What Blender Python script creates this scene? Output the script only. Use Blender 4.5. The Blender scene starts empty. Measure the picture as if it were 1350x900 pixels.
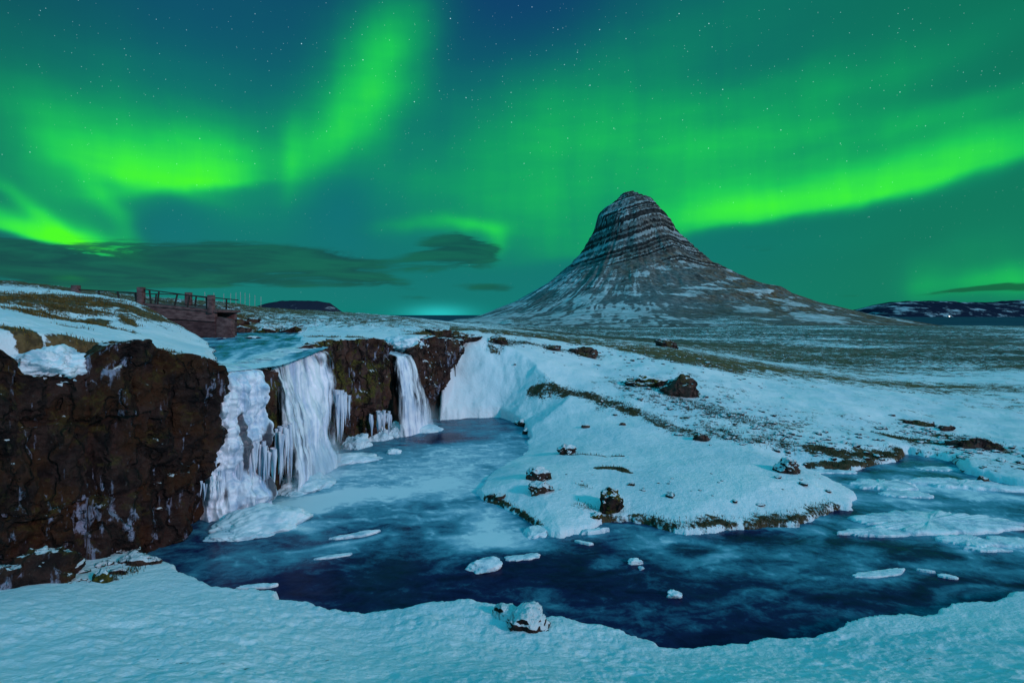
import bpy, math, random
import numpy as np
from mathutils import Vector

random.seed(7)
RNG = np.random.default_rng(11)
sc = bpy.context.scene
COL = sc.collection

# ------------------------------------------------------------------ camera constants
H, F, CX, HY = 7.0, 750.0, 675.0, 415.0      # eye height above the pool (m), focal length and horizon used to lay out the plan


def W(px, py, z):
    """plan position (x, y) of a point known to lie at height z"""
    d = (H - z) * F / (py - HY)
    return ((px - CX) / F * d, d)


def P3(px, py, d):
    return ((px - CX) / F * d, d, H - (py - HY) / F * d)


# ------------------------------------------------------------------ numpy noise
_perm = np.random.default_rng(3).permutation(256)
_perm = np.concatenate([_perm, _perm, _perm]).astype(np.int64)
_g = np.random.default_rng(4).normal(size=(256, 3))
_g = (_g / np.linalg.norm(_g, axis=1)[:, None]).astype(np.float32)


def perlin(x, y, z):
    x = np.asarray(x, np.float64); y = np.asarray(y, np.float64); z = np.asarray(z, np.float64)
    x, y, z = np.broadcast_arrays(x, y, z)
    xi = np.floor(x).astype(np.int64); yi = np.floor(y).astype(np.int64); zi = np.floor(z).astype(np.int64)
    xf = (x - xi).astype(np.float32); yf = (y - yi).astype(np.float32); zf = (z - zi).astype(np.float32)
    u = xf * xf * xf * (xf * (xf * 6 - 15) + 10)
    v = yf * yf * yf * (yf * (yf * 6 - 15) + 10)
    w = zf * zf * zf * (zf * (zf * 6 - 15) + 10)
    xi &= 255; yi &= 255; zi &= 255
    out = 0
    for dx in (0, 1):
        wx = u if dx else 1 - u
        for dy in (0, 1):
            wy = v if dy else 1 - v
            for dz in (0, 1):
                wz = w if dz else 1 - w
                g = _g[_perm[_perm[_perm[xi + dx] + yi + dy] + zi + dz]]
                out = out + wx * wy * wz * (g[..., 0] * (xf - dx) + g[..., 1] * (yf - dy) + g[..., 2] * (zf - dz))
    return out * 1.6


def fbm(x, y, z, o=4, gain=0.5, lac=2.03):
    a, s, t = 1.0, 0.0, 0.0
    x = np.asarray(x, float); y = np.asarray(y, float); z = np.asarray(z, float)
    for i in range(o):
        s = s + a * perlin(x + 17.3 * i, y - 9.1 * i, z + 5.7 * i)
        t += a
        a *= gain; x = x * lac; y = y * lac; z = z * lac
    return s / t * 1.3


def ridged(x, y, z, o=4):
    a, s, t = 1.0, 0.0, 0.0
    for i in range(o):
        n = 1 - np.abs(perlin(x + 31.7 * i, y + 3.3 * i, z - 8.9 * i)) * 2
        s = s + a * n; t += a; a *= .5
        x = x * 2.1; y = y * 2.1; z = z * 2.1
    return s / t


def sstep(a, b, x):
    t = np.clip((x - a) / (b - a), 0, 1)
    return t * t * (3 - 2 * t)


# ------------------------------------------------------------------ mesh / object helpers
def new_obj(name, me, mat=None, parent=None, smooth=True):
    o = bpy.data.objects.new(name, me)
    COL.objects.link(o)
    if mat is not None:
        me.materials.append(mat)
    if smooth:
        me.polygons.foreach_set('use_smooth', np.ones(len(me.polygons), bool))
    if parent is not None:
        o.parent = parent
    return o


def mesh_np(name, v, faces, attrs=None):
    """v (N,3), faces (M,3|4) arrays -> mesh"""
    v = np.asarray(v, np.float32); faces = np.asarray(faces, np.int32)
    me = bpy.data.meshes.new(name)
    k = faces.shape[1]
    me.vertices.add(len(v)); me.vertices.foreach_set('co', v.ravel())
    me.loops.add(faces.size); me.loops.foreach_set('vertex_index', faces.ravel())
    me.polygons.add(len(faces))
    me.polygons.foreach_set('loop_start', np.arange(0, faces.size, k, dtype=np.int32))
    for n, a in (attrs or {}).items():
        at = me.attributes.new(n, 'FLOAT', 'POINT')
        at.data.foreach_set('value', np.asarray(a, np.float32).ravel())
    me.update(calc_edges=True)
    me.validate()
    return me


def grid_faces(nr, nc):
    i = np.arange(nr - 1)[:, None] * nc + np.arange(nc - 1)[None, :]
    return np.stack([i, i + 1, i + nc + 1, i + nc], -1).reshape(-1, 4)


def tag(o, label=None, cat=None, group=None, kind=None):
    if label: o['label'] = label
    if cat: o['category'] = cat
    if group: o['group'] = group
    if kind: o['kind'] = kind
    return o


def empty(name, loc):
    o = bpy.data.objects.new(name, None)
    COL.objects.link(o); o.location = loc
    o.empty_display_size = .2
    return o


# ------------------------------------------------------------------ node helper
class NT:
    def __init__(s, tree):
        s.t = tree; s.n = tree.nodes; s.l = tree.links

    def new(s, typ, **kw):
        n = s.n.new(typ)
        for k, v in kw.items():
            setattr(n, k, v)
        return n

    def put(s, sock, v):
        if hasattr(v, 'is_linked') or isinstance(v, bpy.types.NodeSocket):
            s.l.new(v, sock)
        elif v is not None:
            if isinstance(v, (tuple, list)) and len(v) == 3 and sock.type == 'RGBA':
                v = (*v, 1)
            sock.default_value = v

    def math(s, op, a, b=None, c=None, clamp=False):
        n = s.new('ShaderNodeMath', operation=op, use_clamp=clamp)
        s.put(n.inputs[0], a)
        if b is not None: s.put(n.inputs[1], b)
        if c is not None: s.put(n.inputs[2], c)
        return n.outputs[0]

    def mix(s, fac, a, b, blend='MIX'):
        n = s.new('ShaderNodeMix', data_type='RGBA', blend_type=blend)
        s.put(n.inputs[0], fac); s.put(n.inputs[6], a); s.put(n.inputs[7], b)
        return n.outputs[2]

    def ss(s, x, a, b):
        n = s.new('ShaderNodeMapRange', interpolation_type='SMOOTHSTEP')
        s.put(n.inputs[0], x); s.put(n.inputs[1], a); s.put(n.inputs[2], b)
        return n.outputs[0]

    def noise(s, vec, scale, detail=5, rough=.55, dist=0):
        n = s.new('ShaderNodeTexNoise')
        if vec is not None: s.l.new(vec, n.inputs['Vector'])
        n.inputs['Scale'].default_value = scale; n.inputs['Detail'].default_value = detail
        n.inputs['Roughness'].default_value = rough; n.inputs['Distortion'].default_value = dist
        return n.outputs['Fac']

    def scalev(s, vec, v):
        n = s.new('ShaderNodeVectorMath', operation='MULTIPLY')
        s.l.new(vec, n.inputs[0]); n.inputs[1].default_value = v
        return n.outputs[0]

    def attr(s, name):
        n = s.new('ShaderNodeAttribute', attribute_name=name)
        return n.outputs['Fac']

    def bump(s, h, strength, dist=.05, normal=None):
        n = s.new('ShaderNodeBump')
        n.inputs['Strength'].default_value = strength; n.inputs['Distance'].default_value = dist
        s.l.new(h, n.inputs['Height'])
        if normal is not None: s.l.new(normal, n.inputs['Normal'])
        return n.outputs[0]


def material(name):
    m = bpy.data.materials.new(name)
    m.use_nodes = True
    t = NT(m.node_tree)
    b = m.node_tree.nodes['Principled BSDF']
    return m, t, b


def lin(r, g, b):
    f = lambda c: (c / 255 / 12.92) if c / 255 <= .04045 else ((c / 255 + .055) / 1.055) ** 2.4
    return (f(r), f(g), f(b))


SNOW = (.70, .81, .86)

# ================================================================== MATERIALS
def ground_material():
    m, t, b = material('snowy_ground')
    geo = t.new('ShaderNodeNewGeometry')
    pos = geo.outputs['Position']
    cover, tone, rockm, farm = t.attr('cover'), t.attr('tone'), t.attr('rock'), t.attr('far')
    n1 = t.noise(pos, 1.1, 8, .65)
    n2 = t.noise(pos, 7.0, 6, .6)
    k = t.math('MULTIPLY_ADD', n1, 1.1, cover)
    k = t.math('MULTIPLY_ADD', n2, .9, k)
    fac = t.ss(k, 1.42, 1.58)
    fac = t.math('MULTIPLY', fac, t.ss(cover, .02, .12))
    moss = t.mix(t.ss(t.noise(pos, 4.0, 4), .35, .65), (.022, .017, .009), (.062, .046, .022))
    thin = t.noise(pos, 2.3, 6, .7)
    straw = t.mix(t.ss(t.noise(pos, 5.0, 5), .35, .65), (.06, .034, .012), (.17, .105, .04))
    gcol = t.mix(tone, moss, straw)
    fn = t.noise(pos, .12, 8, .7)
    gcol = t.mix(t.math('MULTIPLY', farm, .95), gcol, t.mix(t.ss(fn, .35, .65), (.045, .045, .045), (.125, .125, .11)))
    snow = t.mix(t.ss(t.noise(pos, .35, 5), .3, .7), (.58, .73, .80), (.76, .84, .88))
    col = t.mix(fac, snow, gcol)
    rock = t.mix(t.ss(t.noise(pos, 3.0, 8, .7), .35, .65), (.012, .009, .007), (.06, .042, .03))
    col = t.mix(t.ss(t.math('MULTIPLY_ADD', n2, .5, rockm), .55, .75), col, rock)
    t.put(b.inputs['Base Color'], col)
    b.inputs['Roughness'].default_value = .75
    b.inputs['Specular IOR Level'].default_value = .25
    hb = t.math('MULTIPLY_ADD', t.noise(pos, 5, 6, .6), 1.0, t.math('MULTIPLY', t.noise(pos, 18, 4, .6), .35))
    hb = t.math('MULTIPLY_ADD', fac, .8, hb)
    t.put(b.inputs['Normal'], t.bump(hb, .55, .12))
    return m


def rock_material(name, snow=.5, moss=.3, dark=1.0, brown=.6, ice=0.0):
    m, t, b = material(name)
    geo = t.new('ShaderNodeNewGeometry')
    pos, nor = geo.outputs['Position'], geo.outputs['Normal']
    sep = t.new('ShaderNodeSeparateXYZ'); t.l.new(nor, sep.inputs[0])
    up = sep.outputs[2]
    a = t.noise(pos, 1.3, 8, .68)
    c = t.noise(pos, 9, 6, .65)
    d = dark
    base = t.mix(t.ss(a, .35, .62), (.013 * d, .007 * d, .008 * d), (.095 * d, .052 * d, .042 * d))
    base = t.mix(t.math('MULTIPLY', t.ss(t.noise(pos, .8, 4), .45, .62), brown), base, (.10 * d, .040 * d, .012 * d))
    base = t.mix(t.math('MULTIPLY', t.ss(c, .58, .72), .6), base, (.17 * d, .15 * d, .14 * d))
    mo = t.ss(t.math('ADD', t.noise(pos, 1.1, 6, .6), t.math('MULTIPLY', up, .15)), .62 - .25 * moss, .72 - .2 * moss)
    mcol = t.mix(t.ss(c, .4, .6), (.030, .034, .006), (.10, .085, .012))
    base = t.mix(t.math('MULTIPLY', mo, min(1, moss * 1.6)), base, mcol)
    vo = t.new('ShaderNodeTexVoronoi', feature='DISTANCE_TO_EDGE')
    wv = t.new('ShaderNodeVectorMath', operation='MULTIPLY_ADD')
    nz_ = t.new('ShaderNodeTexNoise'); t.l.new(pos, nz_.inputs['Vector']); nz_.inputs['Scale'].default_value = 1.5; nz_.inputs['Detail'].default_value = 5
    t.l.new(nz_.outputs['Color'], wv.inputs[0]); wv.inputs[1].default_value = (.9, .9, .9); t.l.new(t.scalev(pos, (1.0, 1.0, .33)), wv.inputs[2])
    t.l.new(wv.outputs[0], vo.inputs['Vector']); vo.inputs['Scale'].default_value = 1.0
    crack = t.ss(vo.outputs['Distance'], 0, .07)
    base = t.mix(t.math('MULTIPLY_ADD', crack, .6, .4), (.006, .005, .005), base)
    if ice > 0:
        st = t.noise(t.scalev(pos, (4, 4, .5)), 1.0, 6, .6)
        im = t.ss(t.math('ADD', st, t.math('MULTIPLY', t.noise(pos, .5, 3), .6)), .92 - .2 * ice, 1.02 - .15 * ice)
        base = t.mix(t.math('MULTIPLY', im, .8), base, (.32, .38, .52))
    sn = t.ss(t.math('ADD', up, t.math('MULTIPLY', t.math('SUBTRACT', t.noise(pos, 3.5, 6, .65), .5), 1.1)), 1.02 - snow * .75, 1.12 - snow * .75)
    spk = t.math('MULTIPLY', t.ss(t.noise(pos, 22, 3, .6), .75, .79), .22)
    sn = t.math('MAXIMUM', sn, spk)
    t.put(b.inputs['Base Color'], t.mix(sn, base, SNOW))
    b.inputs['Roughness'].default_value = .8
    b.inputs['Specular IOR Level'].default_value = .2
    hb = t.math('MULTIPLY_ADD', a, 1.0, t.math('MULTIPLY', c, .35))
    hb = t.math('MULTIPLY_ADD', crack, .5, hb)
    t.put(b.inputs['Normal'], t.bump(hb, 1.0, .25))
    return m


def ice_material(name, c0=(.80, .86, .92), c1=(.34, .50, .66), zs=.35, streak=3.0, rough=.35, thin=0.0, wisp=False):
    m, t, b = material(name)
    geo = t.new('ShaderNodeNewGeometry')
    pos = geo.outputs['Position']
    st = t.noise(t.scalev(pos, (streak, streak, streak * zs)), 1.0, 7, .6, .4)
    lump = t.noise(pos, 1.6, 5, .6)
    k = t.math('MULTIPLY_ADD', st, .7, t.math('MULTIPLY', lump, .3))
    col = t.mix(t.ss(k, .36, .60), c1, c0)
    if thin > 0:
        at = t.attr('thin')
        th = t.ss(t.math('MULTIPLY_ADD', st, .9, at), .82, 1.05)
        col = t.mix(t.math('MULTIPLY', th, thin), col, (.03, .026, .04))
    t.put(b.inputs['Base Color'], col)
    b.inputs['Roughness'].default_value = rough
    b.inputs['Specular IOR Level'].default_value = .35
    t.put(b.inputs['Normal'], t.bump(k, .5, .15))
    if wisp:
        a = t.math('ADD', t.attr('edge'), t.math('MULTIPLY', t.math('SUBTRACT', st, .5), 1.9))
        t.put(b.inputs['Alpha'], t.ss(a, .10, .85))
    return m


def floe_material():
    m, t, b = material('snow_covered_ice')
    geo = t.new('ShaderNodeNewGeometry')
    pos = geo.outputs['Position']
    n = t.noise(pos, 2.2, 7, .65)
    col = t.mix(t.ss(n, .35, .58), (.30, .50, .60), SNOW)
    t.put(b.inputs['Base Color'], col)
    b.inputs['Roughness'].default_value = .6
    t.put(b.inputs['Normal'], t.bump(t.noise(pos, 6, 5), .5, .08))
    return m


def water_material():
    m, t, b = material('icy_water')
    geo = t.new('ShaderNodeNewGeometry')
    pos = geo.outputs['Position']
    foam = t.attr('foam')
    warp = t.noise(pos, .35, 3)
    n = t.noise(t.scalev(pos, (1.0, 1.6, 1)), .8, 7, .62, 1.4)
    f = t.noise(pos, 4.5, 6, .7, .8)
    k = t.math('ADD', foam, t.math('MULTIPLY', t.math('SUBTRACT', n, .5), .70))
    k = t.math('ADD', k, t.math('MULTIPLY', t.math('SUBTRACT', f, .5), .40))
    r = t.new('ShaderNodeValToRGB')
    e = r.color_ramp.elements
    e[0].position = 0.0; e[0].color = (.006, .008, .035, 1)
    e[1].position = 1.0; e[1].color = (.62, .78, .84, 1)
    for p, c in ((.20, (.012, .020, .070)), (.38, (.028, .125, .205)), (.56, (.07, .275, .37)), (.76, (.22, .46, .58))):
        x = e.new(p); x.color = (*c, 1)
    t.l.new(k, r.inputs[0])
    t.put(b.inputs['Base Color'], r.outputs[0])
    t.put(b.inputs['Roughness'], t.math('MULTIPLY_ADD', t.ss(k, .2, .8), .35, .22))
    b.inputs['IOR'].default_value = 1.15
    b.inputs['Specular IOR Level'].default_value = .25
    t.put(b.inputs['Normal'], t.bump(t.math('ADD', t.noise(pos, 3, 3), t.math('MULTIPLY', t.ss(k, .6, .9), .6)), .12, .06))
    return m


def plain(name, c0, c1, scale=3.0, rough=.8, stretch=(1, 1, 1), bump=.3):
    m, t, b = material(name)
    geo = t.new('ShaderNodeNewGeometry')
    v = t.scalev(geo.outputs['Position'], stretch)
    n = t.noise(v, scale, 7, .65)
    t.put(b.inputs['Base Color'], t.mix(t.ss(n, .32, .66), c0, c1))
    b.inputs['Roughness'].default_value = rough
    b.inputs['Specular IOR Level'].default_value = .2
    t.put(b.inputs['Normal'], t.bump(n, bump, .05))
    return m


M_GROUND = ground_material()
M_CLIFF = rock_material('brown_basalt', snow=.20, moss=.22, dark=.50, brown=.75, ice=.08)
M_OUTR = rock_material('craggy_basalt', snow=.5, moss=.2, dark=.85, brown=.3, ice=.05)
M_OUT = rock_material('mossy_basalt', snow=.38, moss=.55, dark=.9, brown=.4, ice=.05)
M_ROCK = rock_material('snowy_boulder_rock', snow=.75, moss=.25, dark=.7, brown=.2)
M_ROCKB = rock_material('bare_boulder_rock', snow=.28, moss=.35, dark=1.1, brown=.15)
M_ICYR = rock_material('icy_boulder_rock', snow=1.0, moss=.3, dark=.6, brown=.3)
M_MOSSR = rock_material('mossy_boulder_rock', snow=.5, moss=.8, dark=.7, brown=.3)
M_FALL = ice_material('frozen_fall', c0=(.78, .87, .94), c1=(.34, .50, .66), zs=.14, streak=3.2, thin=.9)
M_VEIL = ice_material('falling_water', c0=(.84, .89, .95), c1=(.42, .54, .70), zs=.045, streak=3.2, thin=.8, wisp=True)
M_ICE = ice_material('icicle_ice', c0=(.70, .78, .86), c1=(.30, .42, .56), zs=.15, streak=4)
M_MOUND = ice_material('snowy_ice', c0=(.66, .80, .85), c1=(.36, .58, .68), zs=.8, streak=1.2, rough=.55)
M_FLOE = floe_material()
M_WATER = water_material()
M_CONC = plain('weathered_concrete', (.055, .025, .026), (.16, .09, .085), 2.2, .85, (1, 1, 2.5))
M_CONCD = plain('stained_concrete', (.032, .014, .016), (.09, .048, .048), 1.6, .85, (1, 1, 3))
M_RAIL = plain('rusty_steel', (.012, .010, .010), (.04, .028, .024), 12, .6)
M_POST = plain('grey_wood', (.25, .28, .28), (.45, .48, .47), 6, .8)
M_GRASS = plain('dry_grass', (.045, .032, .008), (.17, .115, .03), 2.0, .8, bump=0)
M_MOSSG = plain('mossy_grass', (.014, .018, .007), (.09, .075, .028), 2.0, .8, bump=0)

# ================================================================== PLAN OF THE LAND
# two height surfaces (the low ground by the pool and the upland behind the cliff), each a thin plate through surveyed points
LOW = [
    # near bank
    (0, 900, 7.9), (300, 900, 7.9), (675, 900, 7.9), (1000, 900, 7.9), (1350, 900, 7.9),
    (0, 850, 9.6), (0, 800, 11.4), (0, 768, 13.0), (100, 800, 11.6), (150, 775, 13.2), (200, 770, 13.6), (230, 738, 15.5),
    (300, 830, 10.9), (290, 785, 13.2), (420, 810, 12.3), (480, 850, 10.9), (560, 815, 12.1), (675, 850, 10.9), (680, 815, 12.1),
    (800, 870, 10.3), (900, 865, 10.7), (1000, 860, 10.9), (1100, 850, 11.0), (1200, 830, 11.7), (1350, 840, 10.8), (1350, 795, 12.7), (1500, 790, 12.9),
    # snow bank right of the falls
    (600, 535, 37.5), (600, 490, 39.5), (582, 520, 37.2), (590, 503, 38.3), (575, 540, 36.8), (620, 455, 42), (650, 500, 39), (680, 455, 45), (740, 465, 46), (790, 472, 48), (700, 500, 38.5),
    (600, 426, 72), (540, 418.5, 76), (560, 423, 60), (620, 430, 60), (500, 415.5, 76), (450, 411.5, 85), (640, 434, 62), (600, 429, 60), (640, 430, 90), (540, 424, 120), (600, 426, 120), (540, 428, 50), (600, 436, 50), (750, 500, 39.5), (780, 490, 42), (700, 545, 35), (760, 560, 32), (650, 540, 37),
    # peninsula
    (690, 620, 23.6), (660, 640, 21.9), (750, 640, 21.4), (740, 690, 18.4), (800, 600, 26), (900, 650, 20.6), (900, 690, 18.3), (1000, 640, 21), (1000, 600, 25.4),
    (900, 560, 31), (850, 520, 36), (900, 520, 36.5), (950, 540, 33.5), (1000, 560, 31), (1100, 590, 27.4), (1100, 650, 20.8), (1050, 540, 35.5), (1090, 528, 38),
    (1000, 510, 42), (900, 480, 46), (800, 460, 52), (700, 442, 56),
    # right bank and valley floor
    (1200, 565, 33), (1260, 585, 29.5), (1320, 600, 27), (1350, 640, 22.4), (1500, 640, 22.4), (1200, 500, 60), (1350, 550, 37), (1350, 500, 60), (1500, 500, 60),
    (1200, 460, 110), (1200, 445, 165), (1000, 470, 90), (1000, 450, 130), (1000, 440, 190), (900, 455, 100), (900, 442, 170), (780, 445, 110), (700, 434, 130),
    (1350, 445, 165), (1500, 445, 165), (640, 428, 140), (1300, 432, 290), (1000, 434, 280), (800, 434, 260), (640, 426, 260), (1500, 432, 290), (400, 428, 260), (100, 428, 260),
]
HIGH = [
    (0, 440, 13.6), (60, 447, 14.5), (100, 450, 15.2), (151, 458, 16.4), (192, 463, 17.3), (235, 467, 18.6), (265, 474, 19.6), (150, 440, 20), (250, 456, 23.5), (262, 453, 28),
    (200, 442, 24), (100, 420, 25), (50, 400, 25.5), (150, 402, 29), (0, 388, 26), (0, 410, 19), (50, 420, 19), (100, 432, 19.5), (180, 410, 29),
    (0, 371, 60), (60, 377, 62), (110, 384, 50), (190, 402, 39), (200, 392, 70), (290, 410, 38), (310, 398, 70), (330, 402, 80), (400, 406, 85), (450, 411, 85), (540, 418.5, 80), (620, 427, 70),
    (300, 440, 33), (330, 432, 45), (310, 425, 40), (330, 415, 60), (450, 432, 46), (400, 447, 33), (440, 450, 30), (480, 448, 33.5), (515, 452, 35), (500, 440, 40), (560, 443, 38.5), (575, 436, 44), (600, 437, 46),
    (640, 440, 47), (620, 452, 42), (600, 429, 60), (600, 426, 75), (560, 423, 60), (560, 421, 74), (620, 432, 58), (640, 435, 58), (500, 419, 60), (500, 415.5, 76), (285, 475, 20.5), (340, 468, 22), (390, 458, 26), (-150, 440, 13), (-150, 380, 26), (-150, 360, 60), (-400, 440, 13), (-400, 350, 60),
    (400, 418, 120), (100, 395, 120), (200, 405, 120), (620, 426, 120), (-150, 390, 120), (640, 426, 260), (400, 428, 260), (100, 428, 260), (-150, 428, 260), (800, 434, 260), (1000, 434, 280), (700, 440, 56), (800, 455, 60), (700, 434, 130),
]
EXTRA_LOW = [(0, 2.5, 4.4), (-4, 3, 4.1), (4, 3, 4.1), (-12, 3, 3.8), (12, 3, 3.8), (0, 5, 3.2), (-6, 5, 3.1), (6, 5, 3.1)]


def tps_fit(pts, lam=2e-3):
    P = np.array(pts, float)
    r = np.hypot(P[:, 0], P[:, 1]); az = np.arctan2(P[:, 0], P[:, 1])
    A = np.stack([az * 2.0, np.log(r)], 1); e = (P[:, 2] - H) / r
    n = len(A)
    d2 = ((A[:, None] - A[None]) ** 2).sum(-1)
    K = .5 * d2 * np.log(d2 + 1e-12) + np.eye(n) * lam
    Q = np.concatenate([np.ones((n, 1)), A], 1)
    M = np.block([[K, Q], [Q.T, np.zeros((3, 3))]])
    s = np.linalg.solve(M, np.concatenate([e, np.zeros(3)]))
    return A, s


def tps_eval(fit, x, y):
    A, s = fit
    r = np.maximum(np.hypot(x, y), 2.5); az = np.clip(np.arctan2(x, y), -1.15, 1.15)
    a = az * 2.0; b = np.log(r)
    out = s[-3] + s[-2] * a + s[-1] * b
    for i in range(len(A)):
        d2 = (a - A[i, 0]) ** 2 + (b - A[i, 1]) ** 2
        out = out + s[i] * .5 * d2 * np.log(d2 + 1e-12)
    return H + out * r


FIT_L = tps_fit([P3(*p) for p in LOW] + EXTRA_LOW)
FIT_H = tps_fit([P3(*p) for p in HIGH], 4e-4)

# water's edge, from the near bank anticlockwise (x, y, slope of the bank, height of its lip)
POOL = []
near = [(240, 752), (284, 773), (341, 775), (366, 782), (374, 793), (412, 793), (439, 805), (477, 808), (513, 803), (566, 797), (602, 791), (624, 791), (660, 800), (690, 822), (725, 813), (766, 819), (817, 827),
        (846, 843), (873, 852), (910, 853), (950, 852), (980, 846), (1009, 838), (1060, 842), (1095, 833), (1110, 820), (1134, 812), (1181, 805), (1211, 811), (1226, 811), (1228, 800), (1247, 796), (1297, 795), (1306, 790), (1350, 781), (1450, 775), (1560, 758), (1690, 735)]
for p in near: POOL.append((*W(*p, .3), .9, .28))
for p in [(1690, 700), (1560, 675), (1450, 655), (1390, 645), (1350, 640), (1306, 630), (1275, 622), (1262, 614), (1255, 606), (1232, 601)]: POOL.append((*W(*p, .1), .6, .1))
for p in [(1199, 596), (1181, 605), (1143, 614), (1128, 618), (1085, 617), (1060, 615), (1084, 625), (1106, 637), (1130, 650), (1128, 660), (1119, 668), (1098, 670), (1075, 681), (1054, 690), (1009, 693), (960, 696), (905, 702), (860, 691), (830, 683), (800, 685), (780, 696), (755, 702), (738, 707),
          (715, 697), (690, 680), (660, 665), (640, 657), (628, 650), (643, 625), (660, 605), (690, 590), (698, 578), (690, 560), (660, 548), (620, 549), (580, 552)]: POOL.append((*W(*p, .10), (.9 if p[1] < 555 else .5 if p[1] < 600 else .30), (.45 if p[1] < 555 else .28 if p[1] < 600 else .13)))
for q in [(-5.2, 38.5), (-8.0, 36.5), (-9.5, 32), (-11, 28.5), (-11.2, 22), (-11.8, 20), (-11.6, 17.5), (-10.2, 15.9)]: POOL.append((*q, 6.0, .1))
# cliff line = foot of the upland (x, y, width of the rise)
UPL = [(-90, 8, .8), (-18, 11.2, .8), (-12.6, 13.2, 1.3), (-11.3, 15.1, 1.8), (-10.5, 17.2, .7), (-10.7, 19.2, .7), (-10.9, 20.4, .7), (-10.0, 22.2, .7), (-9.7, 25, .7), (-9.7, 28.9, .7), (-8.2, 32.4, .7), (-7.0, 34.6, .7), (-6.5, 36.6, .7), (-5.5, 38.0, .8), (-5.0, 39.6, .9), (-4.2, 42, 2), (-1.5, 47, 14), (2, 60, 34), (4, 100, 95), (4, 4000, 800), (-6000, 4000, 50), (-6000, 8, 1)]
# upper river
RIV = [(*W(288, 482, 5.0), .8), (*W(280, 462, 5.3), .8), (*W(268, 452, 5.4), .7), (*W(250, 445, 5.5), .7), (-21.3, 40.2, 1), (-30, 44, .8), (-30, 48, .8), (-17, 47, .8), (-14.6, 38, .8), (*W(396, 446, 5.5), .8), (-10.6, 28.6, .8), (-9.3, 27.2, 6), (-9.4, 22, 6), (-10.4, 20, 6)]
RIV_Z = lambda y: 5.02 + .48 * sstep(20, 30, y)


def poly_sd(x, y, poly):
    """signed distance (inside > 0) and the attributes of the nearest edge"""
    P = np.array(poly, float)
    best = np.full(x.shape, 1e18); ia = np.zeros(x.shape, np.int32); it = np.zeros(x.shape)
    ins = np.zeros(x.shape, bool)
    n = len(P)
    for i in range(n):
        ax, ay = P[i, :2]; bx, by = P[(i + 1) % n, :2]
        ex, ey = bx - ax, by - ay
        t = np.clip(((x - ax) * ex + (y - ay) * ey) / (ex * ex + ey * ey), 0, 1)
        d = (x - ax - t * ex) ** 2 + (y - ay - t * ey) ** 2
        m = d < best
        best[m] = d[m]; ia[m] = i; it[m] = t[m]
        if ay != by:
            c = ((ay > y) != (by > y)) & (x < (bx - ax) * (y - ay) / (by - ay) + ax)
            ins ^= c
    sd = np.sqrt(best) * np.where(ins, 1, -1)
    att = [P[ia, k] * (1 - it) + P[(ia + 1) % n, k] * it for k in range(2, P.shape[1])]
    return (sd, *att)


def foot(x, y):
    gx, gy = x - (834 - CX) / F * 1300.0, y - 1300.0
    rt = np.hypot(gx, gy)
    n = fbm(gx * .006, gy * .004, 5, 4)
    return 44 * np.exp(-rt / 400) - 7 - 5 * sstep(700, 950, rt) - 25 * sstep(.42, .60, x / np.maximum(y, 1)) - 25 * sstep(.0, -.09, x / np.maximum(y, 1)) + 6 * n, rt + 160 * n


def height(x, y, detail=True):
    x = np.asarray(x, float); y = np.asarray(y, float)
    r = np.hypot(x, y)
    low = tps_eval(FIT_L, x, y)
    far = -2.0 - 13 * sstep(400, 1500, r) - 30 * sstep(1500, 1900, r)
    bl = sstep(150, 420, r)
    if detail:
        ap, rt = foot(x, y)
        far = np.where((y > 0) & (r > 200), np.maximum(far, ap + .8 - 7 * sstep(640, 420, rt)), far)
    low = low * (1 - bl) + far * bl
    nearcam = sstep(6, 2.5, r)
    low = low * (1 - nearcam) + np.minimum(low, 5.45) * nearcam
    low = np.where(y < 0, 5.45 + (low - 5.45) * sstep(-2, 0, y), low)
    nb = r < 75
    if detail:
        amp = .05 + .10 * sstep(14, 40, r) + .5 * sstep(60, 250, r)
        low = low + fbm(x * .45, y * .45, 0, 3) * amp
        low = low + fbm(x * 1.7, y * 1.7, 3, 4) * .028
        fg = sstep(18, 13, r)
        low = low + fg * (.05 * fbm(x * 1.1 + .3 * y, y * 1.6, 1.5, 4, .6) + .085 * (.35 + .65 * sstep(-.2, .3, fbm(x * .25, y * .3, 6, 2))) * (.25 - np.abs(fbm(x * 2.3, y * 2.6, 4.5, 4, .55))) - .10 * np.maximum(0, ridged(x * .55 - .2 * y, y * .9, 2.5, 4) - .72))
        # trodden trail crossing the near bank
    low_c = low.copy()
    xs, ys = x[nb], y[nb]
    if xs.size:
        wob = fbm(xs * 1.2, ys * 1.2, 7, 4) * .22
        sd, slope, lip = poly_sd(xs, ys, POOL)
        sd = sd + wob
        out = np.minimum(low[nb], lip * sstep(0, .12, -sd) + slope * np.maximum(-sd, 0))
        low_c[nb] = np.where(sd > 0, -.25 - .5 * np.minimum(sd, 2), out)
    high = tps_eval(FIT_H, x, y)
    high = high * (1 - bl) + far * bl
    if detail:
        high = high + fbm(x * .35, y * .35, 9, 3) * (.10 + .25 * sstep(35, 60, r)) + fbm(x * 1.6, y * 1.6, 5, 4) * .07
    if xs.size:
        sd, slope = poly_sd(xs, ys, RIV)
        sd = sd + fbm(xs * .9, ys * .9, 2, 3) * .25
        rz = RIV_Z(ys)
        hh = np.where(sd > 0, rz - .12 - .3 * np.minimum(sd, 1), np.minimum(high[nb], rz + .02 + slope * np.maximum(-sd, 0)))
        high[nb] = hh
    sd, w = poly_sd(x, y, UPL)
    t = sstep(0, 1, sd / w)
    return low_c + (high - low_c) * t


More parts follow.
